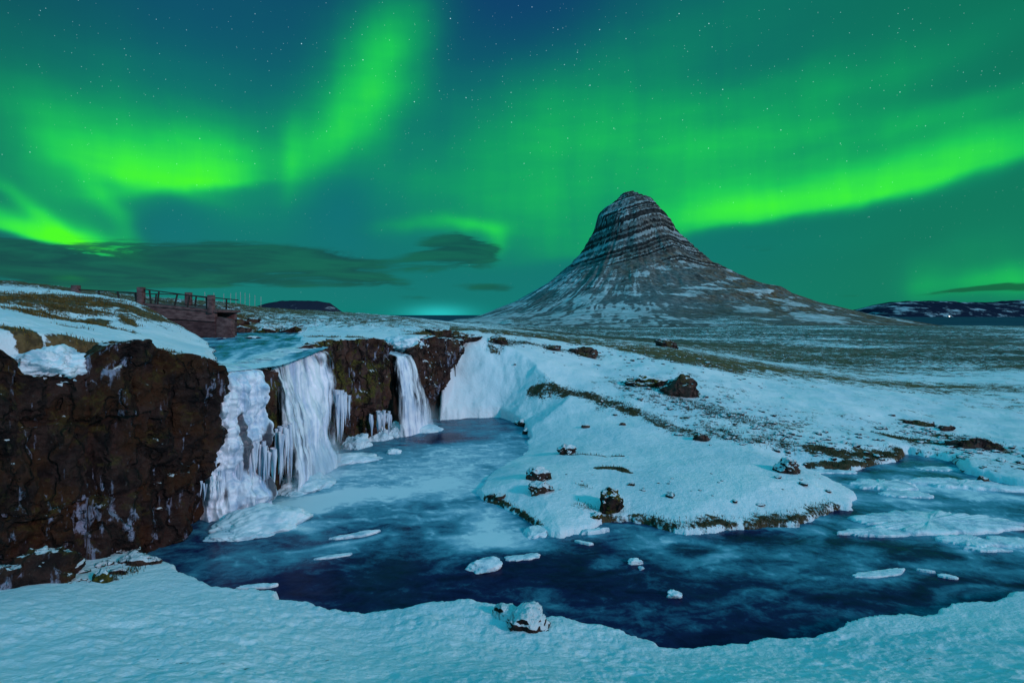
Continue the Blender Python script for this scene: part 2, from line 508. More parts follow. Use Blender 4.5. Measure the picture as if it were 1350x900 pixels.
def hits(pts, zoff=0.0):
    """ground points met by sight lines; used to read plan positions off the survey photograph"""
    pts = np.array(pts, float)
    d = np.exp(np.linspace(np.log(5), np.log(320), 1500))
    res = []
    for px, py in pts:
        x = (px - CX) / F * d
        z = H - (py - HY) / F * d
        h = height(x, d, False)
        k = np.argmax(h > z)
        if h[k] <= z[k]: k = len(d) - 1
        res.append((x[k], d[k], h[k]))
    return np.array(res)


# ================================================================== GROUND SHEET
rr = np.concatenate([np.exp(np.arange(np.log(1.2), np.log(62), .0052)), np.exp(np.arange(np.log(62), np.log(3400), .0125))])
aa = np.concatenate([np.linspace(-math.pi, -1.06, 60)[:-1], np.linspace(-1.06, 1.06, 1050), np.linspace(1.06, math.pi, 60)[1:]])
R_, A_ = np.meshgrid(rr, aa, indexing='ij')
X, Y = R_ * np.sin(A_), R_ * np.cos(A_)
Z = height(X.ravel(), Y.ravel()).reshape(X.shape)


def seg_d(x, y, pl):
    b = np.full(x.shape, 1e9)
    for (ax, ay, _), (bx, by, _) in zip(pl[:-1], pl[1:]):
        ex, ey = bx - ax, by - ay
        t = np.clip(((x - ax) * ex + (y - ay) * ey) / (ex * ex + ey * ey + 1e-9), 0, 1)
        b = np.minimum(b, np.hypot(x - ax - t * ex, y - ay - t * ey))
    return b


# ground cover: strips of moss and grass that the snow leaves bare (polyline, half width, strength)
STRIPS = [
    ([(705, 514), (745, 516), (780, 523), (805, 532), (830, 541)], .8, .62),
    ([(830, 541), (860, 552), (890, 566), (925, 575)], .7, .55),
    ([(800, 535), (860, 525), (930, 545)], 1.6, .32),
    ([(930, 560), (960, 575), (990, 580), (1020, 577), (1040, 590)], .9, .45),
    ([(1070, 590), (1100, 597), (1130, 600), (1160, 601), (1190, 594)], .65, .75),
    ([(1065, 612), (1110, 614), (1150, 610)], .25, .8),
    ([(800, 690), (830, 681), (858, 688), (880, 692)], .28, .56),
    ([(880, 690), (905, 695), (940, 686), (965, 689)], .35, .56),
    ([(985, 690), (1010, 684), (1050, 684), (1075, 676), (1100, 668)], .35, .56),
    ([(788, 618), (815, 617), (830, 622)], .22, .8), ([(745, 600), (800, 602), (822, 601)], .1, .75),
    ([(765, 640), (775, 645)], .2, .4), ([(760, 665), (785, 672)], .25, .5),
    ([(650, 455), (690, 452), (740, 462), (790, 470)], .8, .5),
    ([(1170, 575), (1195, 580), (1230, 583)], .7, .75), ([(1240, 575), (1290, 582), (1310, 590)], .8, .75),
    ([(1195, 555), (1235, 562)], .5, .8),
    ([(640, 657), (660, 664), (690, 678), (715, 695)], .12, .6),
    ([(1030, 600), (1060, 570), (1100, 575), (1140, 590)], 2.0, .25),
    ([(870, 610), (940, 625), (990, 660), (880, 650)], 2.0, .17),
    ([(170, 862), (230, 872), (330, 880)], .07, .37), ([(1100, 893), (1200, 872), (1350, 855)], .05, .37), ([(400, 872), (520, 868), (640, 874)], .05, .34),
    ([(840, 505), (900, 530), (960, 550), (1020, 562)], 3.6, .42), ([(920, 500), (1000, 535), (1080, 560)], 3.0, .36), ([(1080, 545), (1150, 562), (1200, 575)], 3.0, .34),
    ([(1230, 592), (1300, 605), (1350, 620)], 2.0, .36), ([(1250, 520), (1350, 545)], 4.0, .34), ([(140, 765), (180, 750), (225, 738)], .28, .45), ([(1180, 540), (1260, 548)], 2.0, .33),
]
KNOLL = [
    ([(0, 392), (50, 395), (110, 396), (150, 401), (180, 407)], 2.6, .72),
    ([(0, 405), (30, 412), (70, 420)], 1.0, .5),
    ([(45, 411), (80, 418), (115, 424)], 1.0, .70), ([(110, 424), (135, 431), (160, 437)], .7, .75), ([(60, 405), (100, 410), (140, 414)], .8, .66), ([(0, 396), (60, 402)], 1.6, .7),
    ([(30, 412), (60, 418)], .5, .6), ([(160, 415), (175, 428)], .5, .65), ([(90, 430), (105, 432)], .4, .5),
    ([(310, 415), (312, 425), (318, 432)], 1.6, .75), ([(330, 436), (370, 436), (395, 432)], 1.0, .6), ([(405, 443), (460, 445), (490, 448)], .35, .8),
    ([(550, 440), (590, 440), (615, 445)], 1.0, .7), ([(110, 450), (150, 463), (200, 466), (240, 470)], .35, .8), ([(80, 452), (106, 455)], .5, .8), ([(0, 430), (40, 446)], .4, .8),
]
cover = np.zeros(X.shape); tone = np.zeros(X.shape)
msk = R_ < 75
xs, ys = X[msk], Y[msk]
cv = np.zeros(xs.shape); tn = np.zeros(xs.shape)
wv = fbm(xs * .8, ys * .8, 4, 4)
for lst, tt in ((STRIPS, .25), (KNOLL, .8)):
    for pts, hw, st in lst:
        pl = hits(pts)
        d = seg_d(xs, ys, pl) + wv * hw * .8
        v = st * sstep(hw * 1.5, hw * .25, d)
        tn = np.where(v > cv, tt, tn); cv = np.maximum(cv, v)
cover[msk] = cv; tone[msk] = tn
# plateau, hillside and valley floor: thin grass showing through wind-blown snow
sdU, wU = poly_sd(X.ravel(), Y.ravel(), UPL)
sdU = sdU.reshape(X.shape)
plat = sstep(0, 3, sdU) * sstep(33, 50, R_)
big = fbm(X * .05, Y * .035, 2, 5)
cover = np.maximum(cover, plat * (.38 + .30 * big + .10 * sstep(50, 60, R_) + .14 * sstep(-18, -36, X)))
ridge = hits([(640, 452), (720, 452), (800, 470), (900, 488), (1000, 508), (1090, 526), (1200, 556), (1340, 590)])
raz = np.arctan2(ridge[:, 0], ridge[:, 1]); rx = np.interp(np.arctan2(X, Y).ravel(), raz, np.hypot(ridge[:, 0], ridge[:, 1])).reshape(X.shape)     # how far behind the snowy crest
beh = np.where(Y > 0, R_ - rx, -1)
vm = sstep(22, -2, sdU + 6 * fbm(X * .08, Y * .05, 3, 3)) * (np.arctan2(X, Y) > -.11) * sstep(.5, 5, beh + 2.0 * fbm(X * .12, Y * .12, 7, 4))
lx = X / np.maximum(R_, 1); lb = np.log(np.maximum(R_, 1))
streak = fbm(X * .012, Y * .03, 5, 5, .6) + .6 * fbm(X * .05, Y * .12, 8, 5, .6)
val = .60 + .42 * streak + .10 * fbm(X * .3, Y * .5, 1, 3)
val = val - .38 * sstep(62, 42, R_) * sstep(17, 24, X)
cover = np.maximum(cover, vm * np.clip(val, .06, .8))
tone = np.where((vm > .3) & (R_ > 40), np.clip(.30 + 1.4 * fbm(X * .012, Y * .03, 12, 4) + .25 * sstep(150, 400, R_), 0, 1), tone)
tone = np.where(plat > .3, .75, tone)
# steep ground shows rock
gy, gx = np.gradient(Z)
dr = np.gradient(rr)[:, None]; da = np.gradient(aa)[None, :] * R_
slope = np.hypot(gy / dr, gx / da)
rockm = sstep(1.3, 2.2, slope) * (sdU > -.5) * (Y > 5) * (R_ < 60)
snowbank = (X > -4) & (X < 12)
rockm = np.where(snowbank, 0, rockm) * sstep(1.4, 2.4, np.hypot(X + 12.2, Y - 14.7))
me = mesh_np('ground', np.stack([X, Y, Z], -1).reshape(-1, 3), grid_faces(*X.shape)[:, ::-1], {'cover': cover, 'tone': tone, 'rock': rockm, 'far': sstep(45, 200, R_) * sstep(-.2, .0, np.sin(A_))})
tag(new_obj('ground', me, M_GROUND), kind='structure')
me.flip_normals() if me.polygons[1000].normal.z < 0 else None

# ================================================================== WATER
def water_sheet(name, cells_r, cells_a, zf, foamf, keep):
    R2, A2 = np.meshgrid(cells_r, cells_a, indexing='ij')
    x, y = R2 * np.sin(A2), R2 * np.cos(A2)
    z = zf(x, y)
    f = grid_faces(*x.shape)
    k = keep(x.ravel(), y.ravel())
    f = f[k[f].any(1)]
    used = np.unique(f)
    mp = np.full(x.size, -1); mp[used] = np.arange(len(used))
    v = np.stack([x, y, z], -1).reshape(-1, 3)[used]
    me = mesh_np(name, v, mp[f][:, ::-1], {'foam': foamf(x.ravel(), y.ravel())[used]})
    if me.polygons[len(me.polygons) // 2].normal.z < 0: me.flip_normals()
    return tag(new_obj(name, me, M_WATER), kind='structure')


# drifting slush: (px, py, half-length, half-depth in metres, turn in degrees, amount)
FOAM = [
    (600, 600, 4.8, 6.5, 0, .47), (640, 590, 2.5, 5, 0, .12), (560, 625, 4.0, 2.5, 0, .15), (588, 578, 1.9, 1.6, 0, -.55), (560, 585, 1.5, .8, 0, -.15),
    (430, 625, 2.2, 1.2, 20, .45), (400, 668, 2.0, .9, 20, .52), (440, 655, 2.3, .6, 25, .42), (370, 695, 2.0, .6, 10, .6), (520, 648, 4.8, 1.8, 15, .40), (560, 680, 2.5, .8, 0, .20),
    (460, 715, 1.6, .25, 28, .45), (420, 735, 3.5, .5, 25, .15), (645, 688, 1.1, 1.3, 0, .62), (622, 715, 1.1, .9, 0, .48), (665, 720, .9, .6, 0, .4), (600, 740, .5, .7, 0, .2), (670, 710, .9, .8, 0, .35),
    (450, 770, 2.6, 1.2, 10, -.12), (340, 738, 2.6, 1.2, 10, .14), (850, 712, 3.0, .7, 0, .20), (820, 735, 1.6, .6, 0, .14), (960, 735, 1.3, .35, 8, .30), (720, 755, 3.0, .7, 0, -.10), (1020, 715, 3.5, .7, 0, -.12),
    (760, 795, 1.6, .6, -10, .17), (880, 800, 2.5, .7, 10, .10), (1060, 780, 2.0, .6, 0, .12), (1110, 808, .5, .4, 0, .28), (1000, 690, 3, .5, 0, .12),
    (1190, 625, 3.5, 1.6, 0, .26), (1240, 612, 2, 1.2, 0, .2), (1150, 640, 2.5, 1.0, 0, .4), (1180, 660, 3, 1.0, 0, .36), (1230, 700, 3.5, 1.0, -5, .40), (1320, 725, 2, 1.0, -20, .22), (1180, 760, 1.6, .3, 10, .22), (1300, 680, 2, .8, 0, .30), (1300, 645, 3, .8, 0, .42), (1340, 660, 2, 1, 0, .4), (970, 770, 3, .8, 5, .06),
    (700, 800, .6, .4, 0, .2), (730, 790, .5, .6, 0, .2),
]


def foam_pool(x, y):
    wx = x + .9 * fbm(x * .35, y * .35, 1, 3); wy = y + .9 * fbm(x * .35, y * .35, 6, 3)
    f = np.full(x.shape, .26)
    for px, py, a, b, rot, s in FOAM:
        cx, cy = W(px, py, 0)
        c, sn = math.cos(math.radians(rot)), math.sin(math.radians(rot))
        u = ((wx - cx) * c + (wy - cy) * sn) / a; v = (-(wx - cx) * sn + (wy - cy) * c) / b
        f = f + s * np.exp(-(u * u + v * v))
    # curling bands left by the current
    ph = wy * 1.1 + 1.4 * fbm(x * .22, y * .3, 11, 3) * 3 + x * .12
    f = f + .15 * np.sin(ph * 1.7) * sstep(-4, 3, x) + .05 * np.sin(ph * 3.9)
    f = f + .22 * np.maximum(0, fbm(x * .7, y * 1.3, 3, 5, .6))
    f = f + .26 * sstep(.62, .95, ridged(wx * .8, wy * 1.5, 2.2, 4)) * sstep(.30, .55, f)
    f = f * (.55 + .45 * sstep(15, 19, y + .3 * np.abs(x)))
    return f


water_sheet('water', np.exp(np.arange(np.log(9.5), np.log(42), .006)), np.linspace(-.75, .95, 700),
            lambda x, y: .012 * fbm(x * .8, y * .8, 0, 3), foam_pool, lambda x, y: poly_sd(x, y, [p[:2] for p in POOL])[0] > -.5)


def foam_river(x, y):
    s = fbm(x * 1.1 + y * .3, y * .30, 4, 5, .6)
    return np.clip(.52 + .75 * s + .45 * sstep(25.5, 21.5, y) + .15 * sstep(-14, -11, x), 0, 1.1)


def river_z(x, y):
    return RIV_Z(y) + .10 * np.abs(fbm(x * .8, y * .5, 2, 4)) * sstep(23, 28, y)


water_sheet('river', np.exp(np.arange(np.log(21), np.log(58), .006)), np.linspace(-.62, -.28, 200), river_z, foam_river,
            lambda x, y: poly_sd(x, y, RIV)[0] > -.45)

# fjord
M_SEA = plain('fjord_water', (.015, .055, .085), (.025, .075, .105), .01, .3, bump=.1)
ang = np.linspace(-1.25, 1.25, 80); rs = np.array([1300, 3000, 6000, 12000, 45000.])
R2, A2 = np.meshgrid(rs, ang, indexing='ij')
me = mesh_np('sea', np.stack([R2 * np.sin(A2), R2 * np.cos(A2), np.full(R2.shape, -16.5)], -1).reshape(-1, 3), grid_faces(*R2.shape)[:, ::-1])
if me.polygons[5].normal.z < 0: me.flip_normals()
tag(new_obj('sea', me, M_SEA), kind='structure')
for nd in M_SEA.node_tree.nodes:
    if nd.type == 'BSDF_PRINCIPLED': nd.inputs['Specular IOR Level'].default_value = .03; nd.inputs['IOR'].default_value = 1.08; nd.inputs['Roughness'].default_value = .6

# ================================================================== MOUNTAIN
DM = 1300.0
sil = [(560, 424), (620, 419), (640, 412), (680, 396), (720, 373), (750, 351), (768, 330), (783, 303), (788, 284), (799, 272), (812, 264), (821, 254), (834, 250), (850, 256), (862, 261), (874, 274), (884, 288), (892, 302), (905, 313), (925, 332), (942, 346), (975, 362), (1005, 372), (1030, 377), (1045, 386), (1080, 397), (1120, 407), (1150, 414), (1190, 420), (1230, 427), (1300, 434)]
xS = (834 - CX) / F * DM
sx = np.array([(p[0] - CX) / F * DM - xS for p in sil]); sz = np.array([H + (HY - p[1]) / F * DM for p in sil])
gx_ = np.arange(-440, 830, 2.3); gy_ = np.concatenate([np.arange(-1000, 200, 3.0), np.arange(200, 800, 12)])
GX, GY = np.meshgrid(gx_, gy_)
near_d = np.clip((DM + GY) / DM, .3, 1.6)          # the flanks draw in towards the front
UX = (GX + xS) / near_d - xS
rad = np.hypot(UX, GY * np.where(GY < 0, .80, .8)); th = np.arctan2(GY, UX)
c2 = np.cos(th) ** 2
c2 = c2 ** .8
jit = 1 + .10 * fbm(np.cos(th) * 2.2, np.sin(th) * 2.2, rad * .004, 4) * (1 - c2 ** 3)
zr = np.interp(rad * jit, sx[sx >= 0], sz[sx >= 0]); zl = np.interp(rad * jit, -sx[sx <= 0][::-1], sz[sx <= 0][::-1])
kk = sstep(-.75, .75, np.cos(th))
zf = zr * (.35 + .3 * kk) + zl * (.65 - .3 * kk)
side = np.where(UX > 0, zr, zl)
GZ = side * c2 + zf * (1 - c2)
GZ = np.where(GY < 0, H + (GZ - H) * near_d, GZ)
rt = np.hypot(GX, GY)
apron = foot(GX + xS, GY + DM)[0]
GZ = np.where(GY < 0, np.maximum(GZ, apron) , GZ)
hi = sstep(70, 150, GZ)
GZ = GZ + fbm(GX * .012, GY * .012, 2, 5) * (3 + 6 * sstep(40, 150, GZ)) * sstep(0, 25, rad)
GZ = GZ + 7 * ridged(GX * .022, GY * .022, 7.7, 4) * sstep(150, 260, GZ) - 3.5 * sstep(150, 260, GZ)
# gullies running down the flanks
gul = ridged(th * 14 + .4 * fbm(GX * .01, GY * .01, 3, 2), rad * .004, 4.4, 3)
GZ = GZ - (gul - .5) * 5 * sstep(30, 90, GZ) * sstep(300, 160, GZ)
# lava beds: treads and risers
s_ = GZ - .30 * GX + .12 * np.maximum(GX - 60, 0) * 3 + 6 * fbm(GX * .006, GY * .006, 8, 3)
s_ = s_ + 16 * fbm(s_ * .035, 0 * s_, 3.3 + 0 * s_, 2)
T = 11.0
q = s_ / T; fq = q - np.floor(q)
gq = np.where(fq < .55, fq * .45, .2475 + (fq - .55) / .45 * .7525)
GZ = GZ + (gq - fq) * T * hi * 1.1
thick = (np.sin(np.floor(q) * 2.4) * .5 + .5)
band = sstep(.42, .60, fq + .28 * fbm(GX * .03, GY * .03, GZ * .06, 5, .6)) * (.45 + .55 * thick)
streaks = fbm(th * 34, rad * .008, 1.5, 4, .65)
cont = fbm(GX * .011 + 40, GZ * .085, GY * .004, 5, .6)
nz = fbm(GX * .016, GY * .010, 6, 6, .62)
snowm = np.where(hi > .02, hi * (1 - band) * (.50 + .55 * streaks + .55 * nz + .22 * np.sin(np.floor(q) * 1.7)), 0)
# snow gullies on the left flank, patches on the right
left = sstep(60, -160, GX)
plain_m = sstep(38, 0, GZ)
lines = sstep(.62, .95, 1 - 2.2 * np.abs(perlin(th * 22 + .8 * nz, rad * .005, 2.2))) * (.6 + .8 * fbm(GX * .02, GZ * .03, 1, 3))
low_s = (1 - hi) * np.clip(.15 + .14 * left + (.6 * lines + .55 * streaks) * left + (.30 - .2 * left) * nz + 1.05 * cont * (1 - .6 * left) + .08 * left + plain_m * (.10 + .6 * fbm(GX * .010, GY * .035, 7, 5, .6)), 0, 1)
patch = np.zeros(GX.shape)
for px, py, a, b, v in [(965, 431, 60, 14, .9), (968, 406, 45, 9, .55), (1010, 400, 90, 12, .35), (945, 366, 40, 7, .5), (1020, 378, 50, 8, .5), (985, 415, 90, 8, .4), (880, 378, 70, 7, .3), (770, 408, 90, 8, .3), (850, 345, 16, 14, .5)]:
    tz = H + (HY - py) / F * 1020
    tx = (px - CX) / F * 1100 - xS
    patch += v * np.exp(-((GX - tx) / a) ** 2 - ((GZ - tz) / b) ** 2)
low_s = low_s + patch * (1 - hi) * (.7 + 1.2 * nz)
rockm2 = np.clip(hi * band + (1 - hi) * sstep(.1, .5, fbm(GX * .02, GY * .03, 9, 4)) * .5 * sstep(20, 60, GZ), 0, 1)
edge = sstep(-440, -390, GX) * sstep(830, 700, GX)
GZ = GZ - 16 * (1 - sstep(-1000, -860, GY)) - 30 * (1 - edge) - 40 * sstep(300, 800, GY)
moon_warm = np.clip(.22 + .75 * sstep(-150, 260, GX) + .5 * fbm(GX * .008, GY * .008, 3, 4), 0, 1)  # browner to the right: heath, plus the moonlit side's warmth painted in
m, t, b = material('mountain_side')
pos = t.new('ShaderNodeNewGeometry').outputs['Position']
fine = t.noise(pos, .12, 8, .7)
f2 = t.noise(t.scalev(pos, (1, 1, 2.2)), .05, 6, .65)
aurora_scree = t.mix(t.ss(fine, .35, .65), (.055, .080, .088), (.16, .215, .225))  # grey scree with the aurora's teal light mixed into its colour
heath = t.mix(t.ss(fine, .35, .65), (.05, .030, .020), (.19, .115, .06))
col = t.mix(t.math('MULTIPLY', t.attr('moon_warm'), t.ss(f2, .3, .6)), aurora_scree, heath)
rk = t.mix(t.ss(fine, .4, .65), (.010, .011, .012), (.045, .045, .045))
col = t.mix(t.ss(t.math('MULTIPLY_ADD', f2, .5, t.attr('rock')), .5, .85), col, rk)
sn = t.ss(t.math('ADD', t.attr('snow'), t.math('MULTIPLY', t.math('SUBTRACT', fine, .5), .7)), .40, .62)
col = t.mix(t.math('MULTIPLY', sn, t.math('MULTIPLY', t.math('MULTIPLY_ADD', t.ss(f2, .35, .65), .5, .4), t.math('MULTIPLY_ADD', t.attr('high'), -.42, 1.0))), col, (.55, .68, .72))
t.put(b.inputs['Base Color'], col); b.inputs['Roughness'].default_value = .85; b.inputs['Specular IOR Level'].default_value = .1
t.put(b.inputs['Normal'], t.bump(fine, .8, 4.0))
me = mesh_np('mountain', np.stack([GX + xS, GY + DM, GZ - 2], -1).reshape(-1, 3), grid_faces(*GX.shape), {'snow': snowm + low_s, 'rock': rockm2, 'moon_warm': moon_warm, 'high': hi})
tag(new_obj('mountain', me, m), kind='structure')

# ------------------------------------------------------------------ far ridges
def ridge_mesh(name, prof, D, depth, base, mat, rough, seed):
    prof = np.array(prof, float)
    x = np.linspace((prof[0, 0] - CX) / F * D, (prof[-1, 0] - CX) / F * D, 420)
    top = np.interp(x, (prof[:, 0] - CX) / F * D, H + (HY - prof[:, 1]) / F * D)
    yy = np.linspace(-1, 1, 70)
    XX, YY = np.meshgrid(x, yy)
    fall = (1 - np.abs(YY) ** 1.6)
    ZZ = base + (top - base)[None] * fall * (1 + rough * fbm(XX / D * 40, YY * 2.4, seed, 5, .6)) - 6 * (np.abs(YY) > .97)
    me = mesh_np(name, np.stack([XX, YY * depth + D, ZZ], -1).reshape(-1, 3), grid_faces(*XX.shape))
    return tag(new_obj(name, me, mat), kind='structure')


def far_mat(name, c0, c1, scale, th):
    m, t, b = material(name)
    pos = t.new('ShaderNodeNewGeometry').outputs['Position']
    n = t.noise(t.scalev(pos, (1, .4, 3.0)), scale, 8, .7)
    t.put(b.inputs['Base Color'], t.mix(t.ss(n, th, th + .1), c0, c1))
    b.inputs['Roughness'].default_value = .9; b.inputs['Specular IOR Level'].default_value = 0
    return m


ridge_mesh('distant_hills', [(1120, 420), (1138, 408), (1165, 400), (1190, 397), (1225, 396.5), (1260, 398), (1300, 399), (1335, 396), (1380, 394), (1450, 392), (1560, 400), (1640, 418)], 7500, 900, -20, far_mat('distant_hill_side', (.014, .020, .040), (.34, .42, .48), .004, .52), .10, 4.0)
ridge_mesh('distant_mesa', [(325, 412), (345, 402), (358, 398.5), (372, 396.5), (395, 396), (418, 396.8), (434, 399), (440, 404), (450, 412)], 1500, 120, -10, far_mat('mesa_side', (.022, .026, .045), (.25, .30, .34), .02, .60), .04, 2.0)
ridge_mesh('skerry', [(1253, 426), (1258, 424.3), (1270, 424.0), (1275, 426)], 2500, 30, -22, far_mat('skerry_rock', (.01, .012, .014), (.03, .03, .03), .05, .6), .1, 1.0)

# ================================================================== CLIFFS AND OUTCROPS
def resample(pl, n):
    P = np.array(pl, float)
    L = np.concatenate([[0], np.cumsum(np.hypot(*np.diff(P[:, :2], axis=0).T))])
    s = np.linspace(0, L[-1], n)
    return np.stack([np.interp(s, L, P[:, k]) for k in range(P.shape[1])], 1), s


def cliff(name, line, mat, nt=150, amp=.55, back=1.6, seed=0, res=.045, lean=.25, foot=0.0):
    """line of (x, y, z of the foot, z of the rim); rock lies to the left when walking along it"""
    P, s = resample(line, max(40, int(np.hypot(*np.diff(np.array(line)[:, :2], axis=0).T).sum() / res)))
    tx = np.gradient(P[:, 0]); ty = np.gradient(P[:, 1])
    k = np.ones(9) / 9
    pad = lambda a: np.convolve(np.pad(a, 4, mode='edge'), k, 'valid')
    tx, ty = pad(tx), pad(ty)
    l = np.hypot(tx, ty); nx, ny = ty / l, -tx / l
    t = np.linspace(0, 1, nt)
    P[:, 3] += .30 * fbm(s * .55, 0 * s, seed + 0 * s, 4) * sstep(0, 1.5, s) * sstep(0, 1.5, s[-1] - s)
    face = np.clip(t / .82, 0, 1); cap = np.clip((t - .82) / .18, 0, 1)
    Zb, Zt = P[:, 2][:, None], P[:, 3][:, None]
    z = Zb + (Zt - Zb) * face[None] + .06 * np.sin(cap[None] * 3.1) - .45 * cap[None] ** 2
    off = lean * (1 - face[None]) - back * cap[None] ** 1.2
    off = off * np.ones_like(z)
    x0 = P[:, 0][:, None] + nx[:, None] * off; y0 = P[:, 1][:, None] + ny[:, None] * off
    ss = s[:, None] * np.ones_like(z)
    # blocky jointed basalt: cells of constant offset plus rough noise
    wz = z + .5 * fbm(x0 * .5, y0 * .5, z * .5 + seed, 3)
    ws = ss + .5 * fbm(x0 * .6, y0 * .6, z * .4 + seed + 9, 3)
    def cells(a, bb, sd):
        ia, ib = np.floor(a), np.floor(bb)
        h = np.sin(ia * 127.1 + ib * 311.7 + sd * 74.7) * 43758.5453
        return h - np.floor(h) - .5
    butt = ridged(ss * .42 + .15 * z, z * .07, seed + .5, 2) - .5
    jag = cells(ws / 1.5, wz / 2.1, seed) * .62 + cells(ws / .62 + 7, wz / 1.1, seed + 3) * .36
    d = amp * (.95 * fbm(x0 * .35, y0 * .35, z * .3 + seed, 4) + .60 * (ridged(x0 * .75, y0 * .75, z * .40 + seed, 5) - .5) + 1.1 * butt + .85 * jag + .40 * fbm(x0 * 2.2, y0 * 2.2, z * 1.8, 5, .6))
    d = d * (1 - cap[None] ** 2) + .0
    x = x0 + nx[:, None] * d; y = y0 + ny[:, None] * d
    zz = z + .22 * amp * fbm(x0 * 1.4, y0 * 1.4, z * 1.4 + 4, 4) * face[None]
    v = np.stack([x, y, zz], -1).reshape(-1, 3)
    base = v.mean(0) * np.array([1, 1, 0])
    me = mesh_np(name, v - base, grid_faces(*x.shape))
    o = new_obj(name, me, mat)
    o.location = base
    return o


main = [(-26, 9.2, 1.2, 6.6), (-18.5, 10.9, .9, 6.7), (-14.5, 12.1, .7, 6.75), (-12.5, 13.2, .6, 6.55), (-11.9, 13.75, .5, 6.0), (-11.75, 14.1, .3, 5.55), (-11.3, 14.9, .2, 5.6), (-10.95, 15.3, .1, 6.15), (-10.5, 16.2, -.2, 6.2), (-10.1, 17.2, -.4, 5.95), (-9.95, 18.2, -.4, 5.65), (-10.05, 19.0, -.4, 5.35), (-10.6, 19.8, -.4, 5.1), (-11.6, 20.2, -.4, 4.9)]
o = cliff('rock_cliff', main, M_CLIFF, nt=220, amp=.62, seed=1, lean=-.35, res=.036)
tag(o, 'tall dark brown basalt cliff left of the frozen waterfalls, with snow on its rim', 'cliff')
mid = [(-10.3, 26.3, -.4, 5.3), (-9.35, 27.0, -.4, 5.6), (-9.1, 28.8, -.4, 5.75), (-8.3, 30.8, -.4, 5.75), (-7.2, 32.2, -.4, 5.6), (-6.95, 33.3, -.4, 5.2), (-7.9, 34.2, -.4, 5.0)]
o = cliff('rock_outcrop', mid, M_OUT, nt=150, amp=.5, seed=5, lean=-.1)
tag(o, 'mossy dark rock wall between the wide left falls and the narrow right fall', 'cliff')
rgt = [(-7.0, 35.1, -.3, 4.6), (-6.2, 35.1, -.2, 5.1), (-5.6, 35.9, .0, 5.45), (-5.15, 36.9, .7, 5.6), (-4.75, 37.9, 1.7, 5.45), (-4.3, 39.2, 3.2, 5.3), (-3.6, 40.6, 4.2, 5.2), (-3.3, 42, 4.6, 5.2)]
o = cliff('rock_outcrop', rgt, M_OUTR, nt=150, amp=.6, seed=8, lean=-.1, res=.035)
tag(o, 'dark craggy rock right of the narrow waterfall, beside the bright snow bank', 'cliff')
nose = [(-10.2, 21.0, -.3, 4.75), (-9.45, 21.15, -.3, 4.95), (-9.05, 21.7, -.3, 4.85), (-9.15, 22.5, -.3, 4.7), (-9.9, 22.9, -.3, 4.6)]
o = cliff('rock_pillar', nose, M_OUT, nt=130, amp=.26, seed=12, back=.5, lean=-.05, res=.03)
tag(o, 'narrow mossy rock pillar splitting the wide left waterfall in two', 'rock')

# ================================================================== WATERFALLS
def fall(name, line, lipf, mat, amp=.35, seed=0, ns=170, nt=190, lead=1.3, spread=.5, cols=1.0, thin=None, bottom=-.1, soft=False):
    P, s = resample(line, ns)
    tx = np.gradient(P[:, 0]); ty = np.gradient(P[:, 1]); l = np.hypot(tx, ty); nx, ny = ty / l, -tx / l
    t = np.linspace(0, 1, nt)
    a = np.clip(t / .16, 0, 1); bq = np.clip((t - .16) / .84, 0, 1)
    lip = P[:, 2][:, None]
    z = lip + .10 - .24 * a[None] ** 3 - (lip - .19 - bottom) * bq[None] ** 1.05
    off = -lead + lead * a[None] + .25 * a[None] ** 2 + spread * bq[None] ** .7
    off = off * np.ones_like(z)
    x0 = P[:, 0][:, None] + nx[:, None] * off; y0 = P[:, 1][:, None] + ny[:, None] * off
    ss = s[:, None] * np.ones_like(z)
    ws = ss + .25 * fbm(ss * .6, z * .5, seed, 3)
    col = 1 - np.abs(perlin(ws * 1.5, z * .12, seed + .5)) * 2
    col2 = 1 - np.abs(perlin(ws * 4.2, z * .25, seed + 3.5)) * 2
    lumps = fbm(ss * 1.1, z * 1.0, seed + 2, 4)
    if soft: lumps = lumps * .35
    puff = (.25 if soft else 1) * np.abs(fbm(ss * 1.8, z * 1.8, seed + 7, 3))
    d = amp * (cols * (.45 * col + .28 * col2) + 1.25 * lumps + 1.3 * fbm(ss * .45, z * .4, seed + 5, 2) + .9 * puff * sstep(0, 3, z)) * sstep(0, .25, bq[None] + .12 * a[None])
    e = np.linspace(0, 1, ns)[:, None]
    edge = sstep(0, .06, e) * sstep(1, .94, e)
    d = d * edge - (.12 if soft else .5) * (1 - edge)
    ed = np.clip(np.minimum(e, 1 - e) / .16, 0, 1) * np.ones_like(z)
    x = x0 + nx[:, None] * d; y = y0 + ny[:, None] * d
    thv = np.zeros_like(z)
    ed = ed * (.80 + .9 * np.clip(fbm(ss * .9, z * .10, seed + 4, 3), -.5, .3))
    for (u, zz, su, sz2, am) in (thin or []):
        thv += am * np.exp(-((e - u) / su) ** 2 - ((z - zz) / sz2) ** 2)
    v = np.stack([x, y, z + .06 * lumps], -1).reshape(-1, 3)
    base = v.mean(0) * np.array([1, 1, 0])
    me = mesh_np(name, v - base, grid_faces(*x.shape), {'thin': thv, 'edge': ed})
    o = new_obj(name, me, mat); o.location = base
    return o


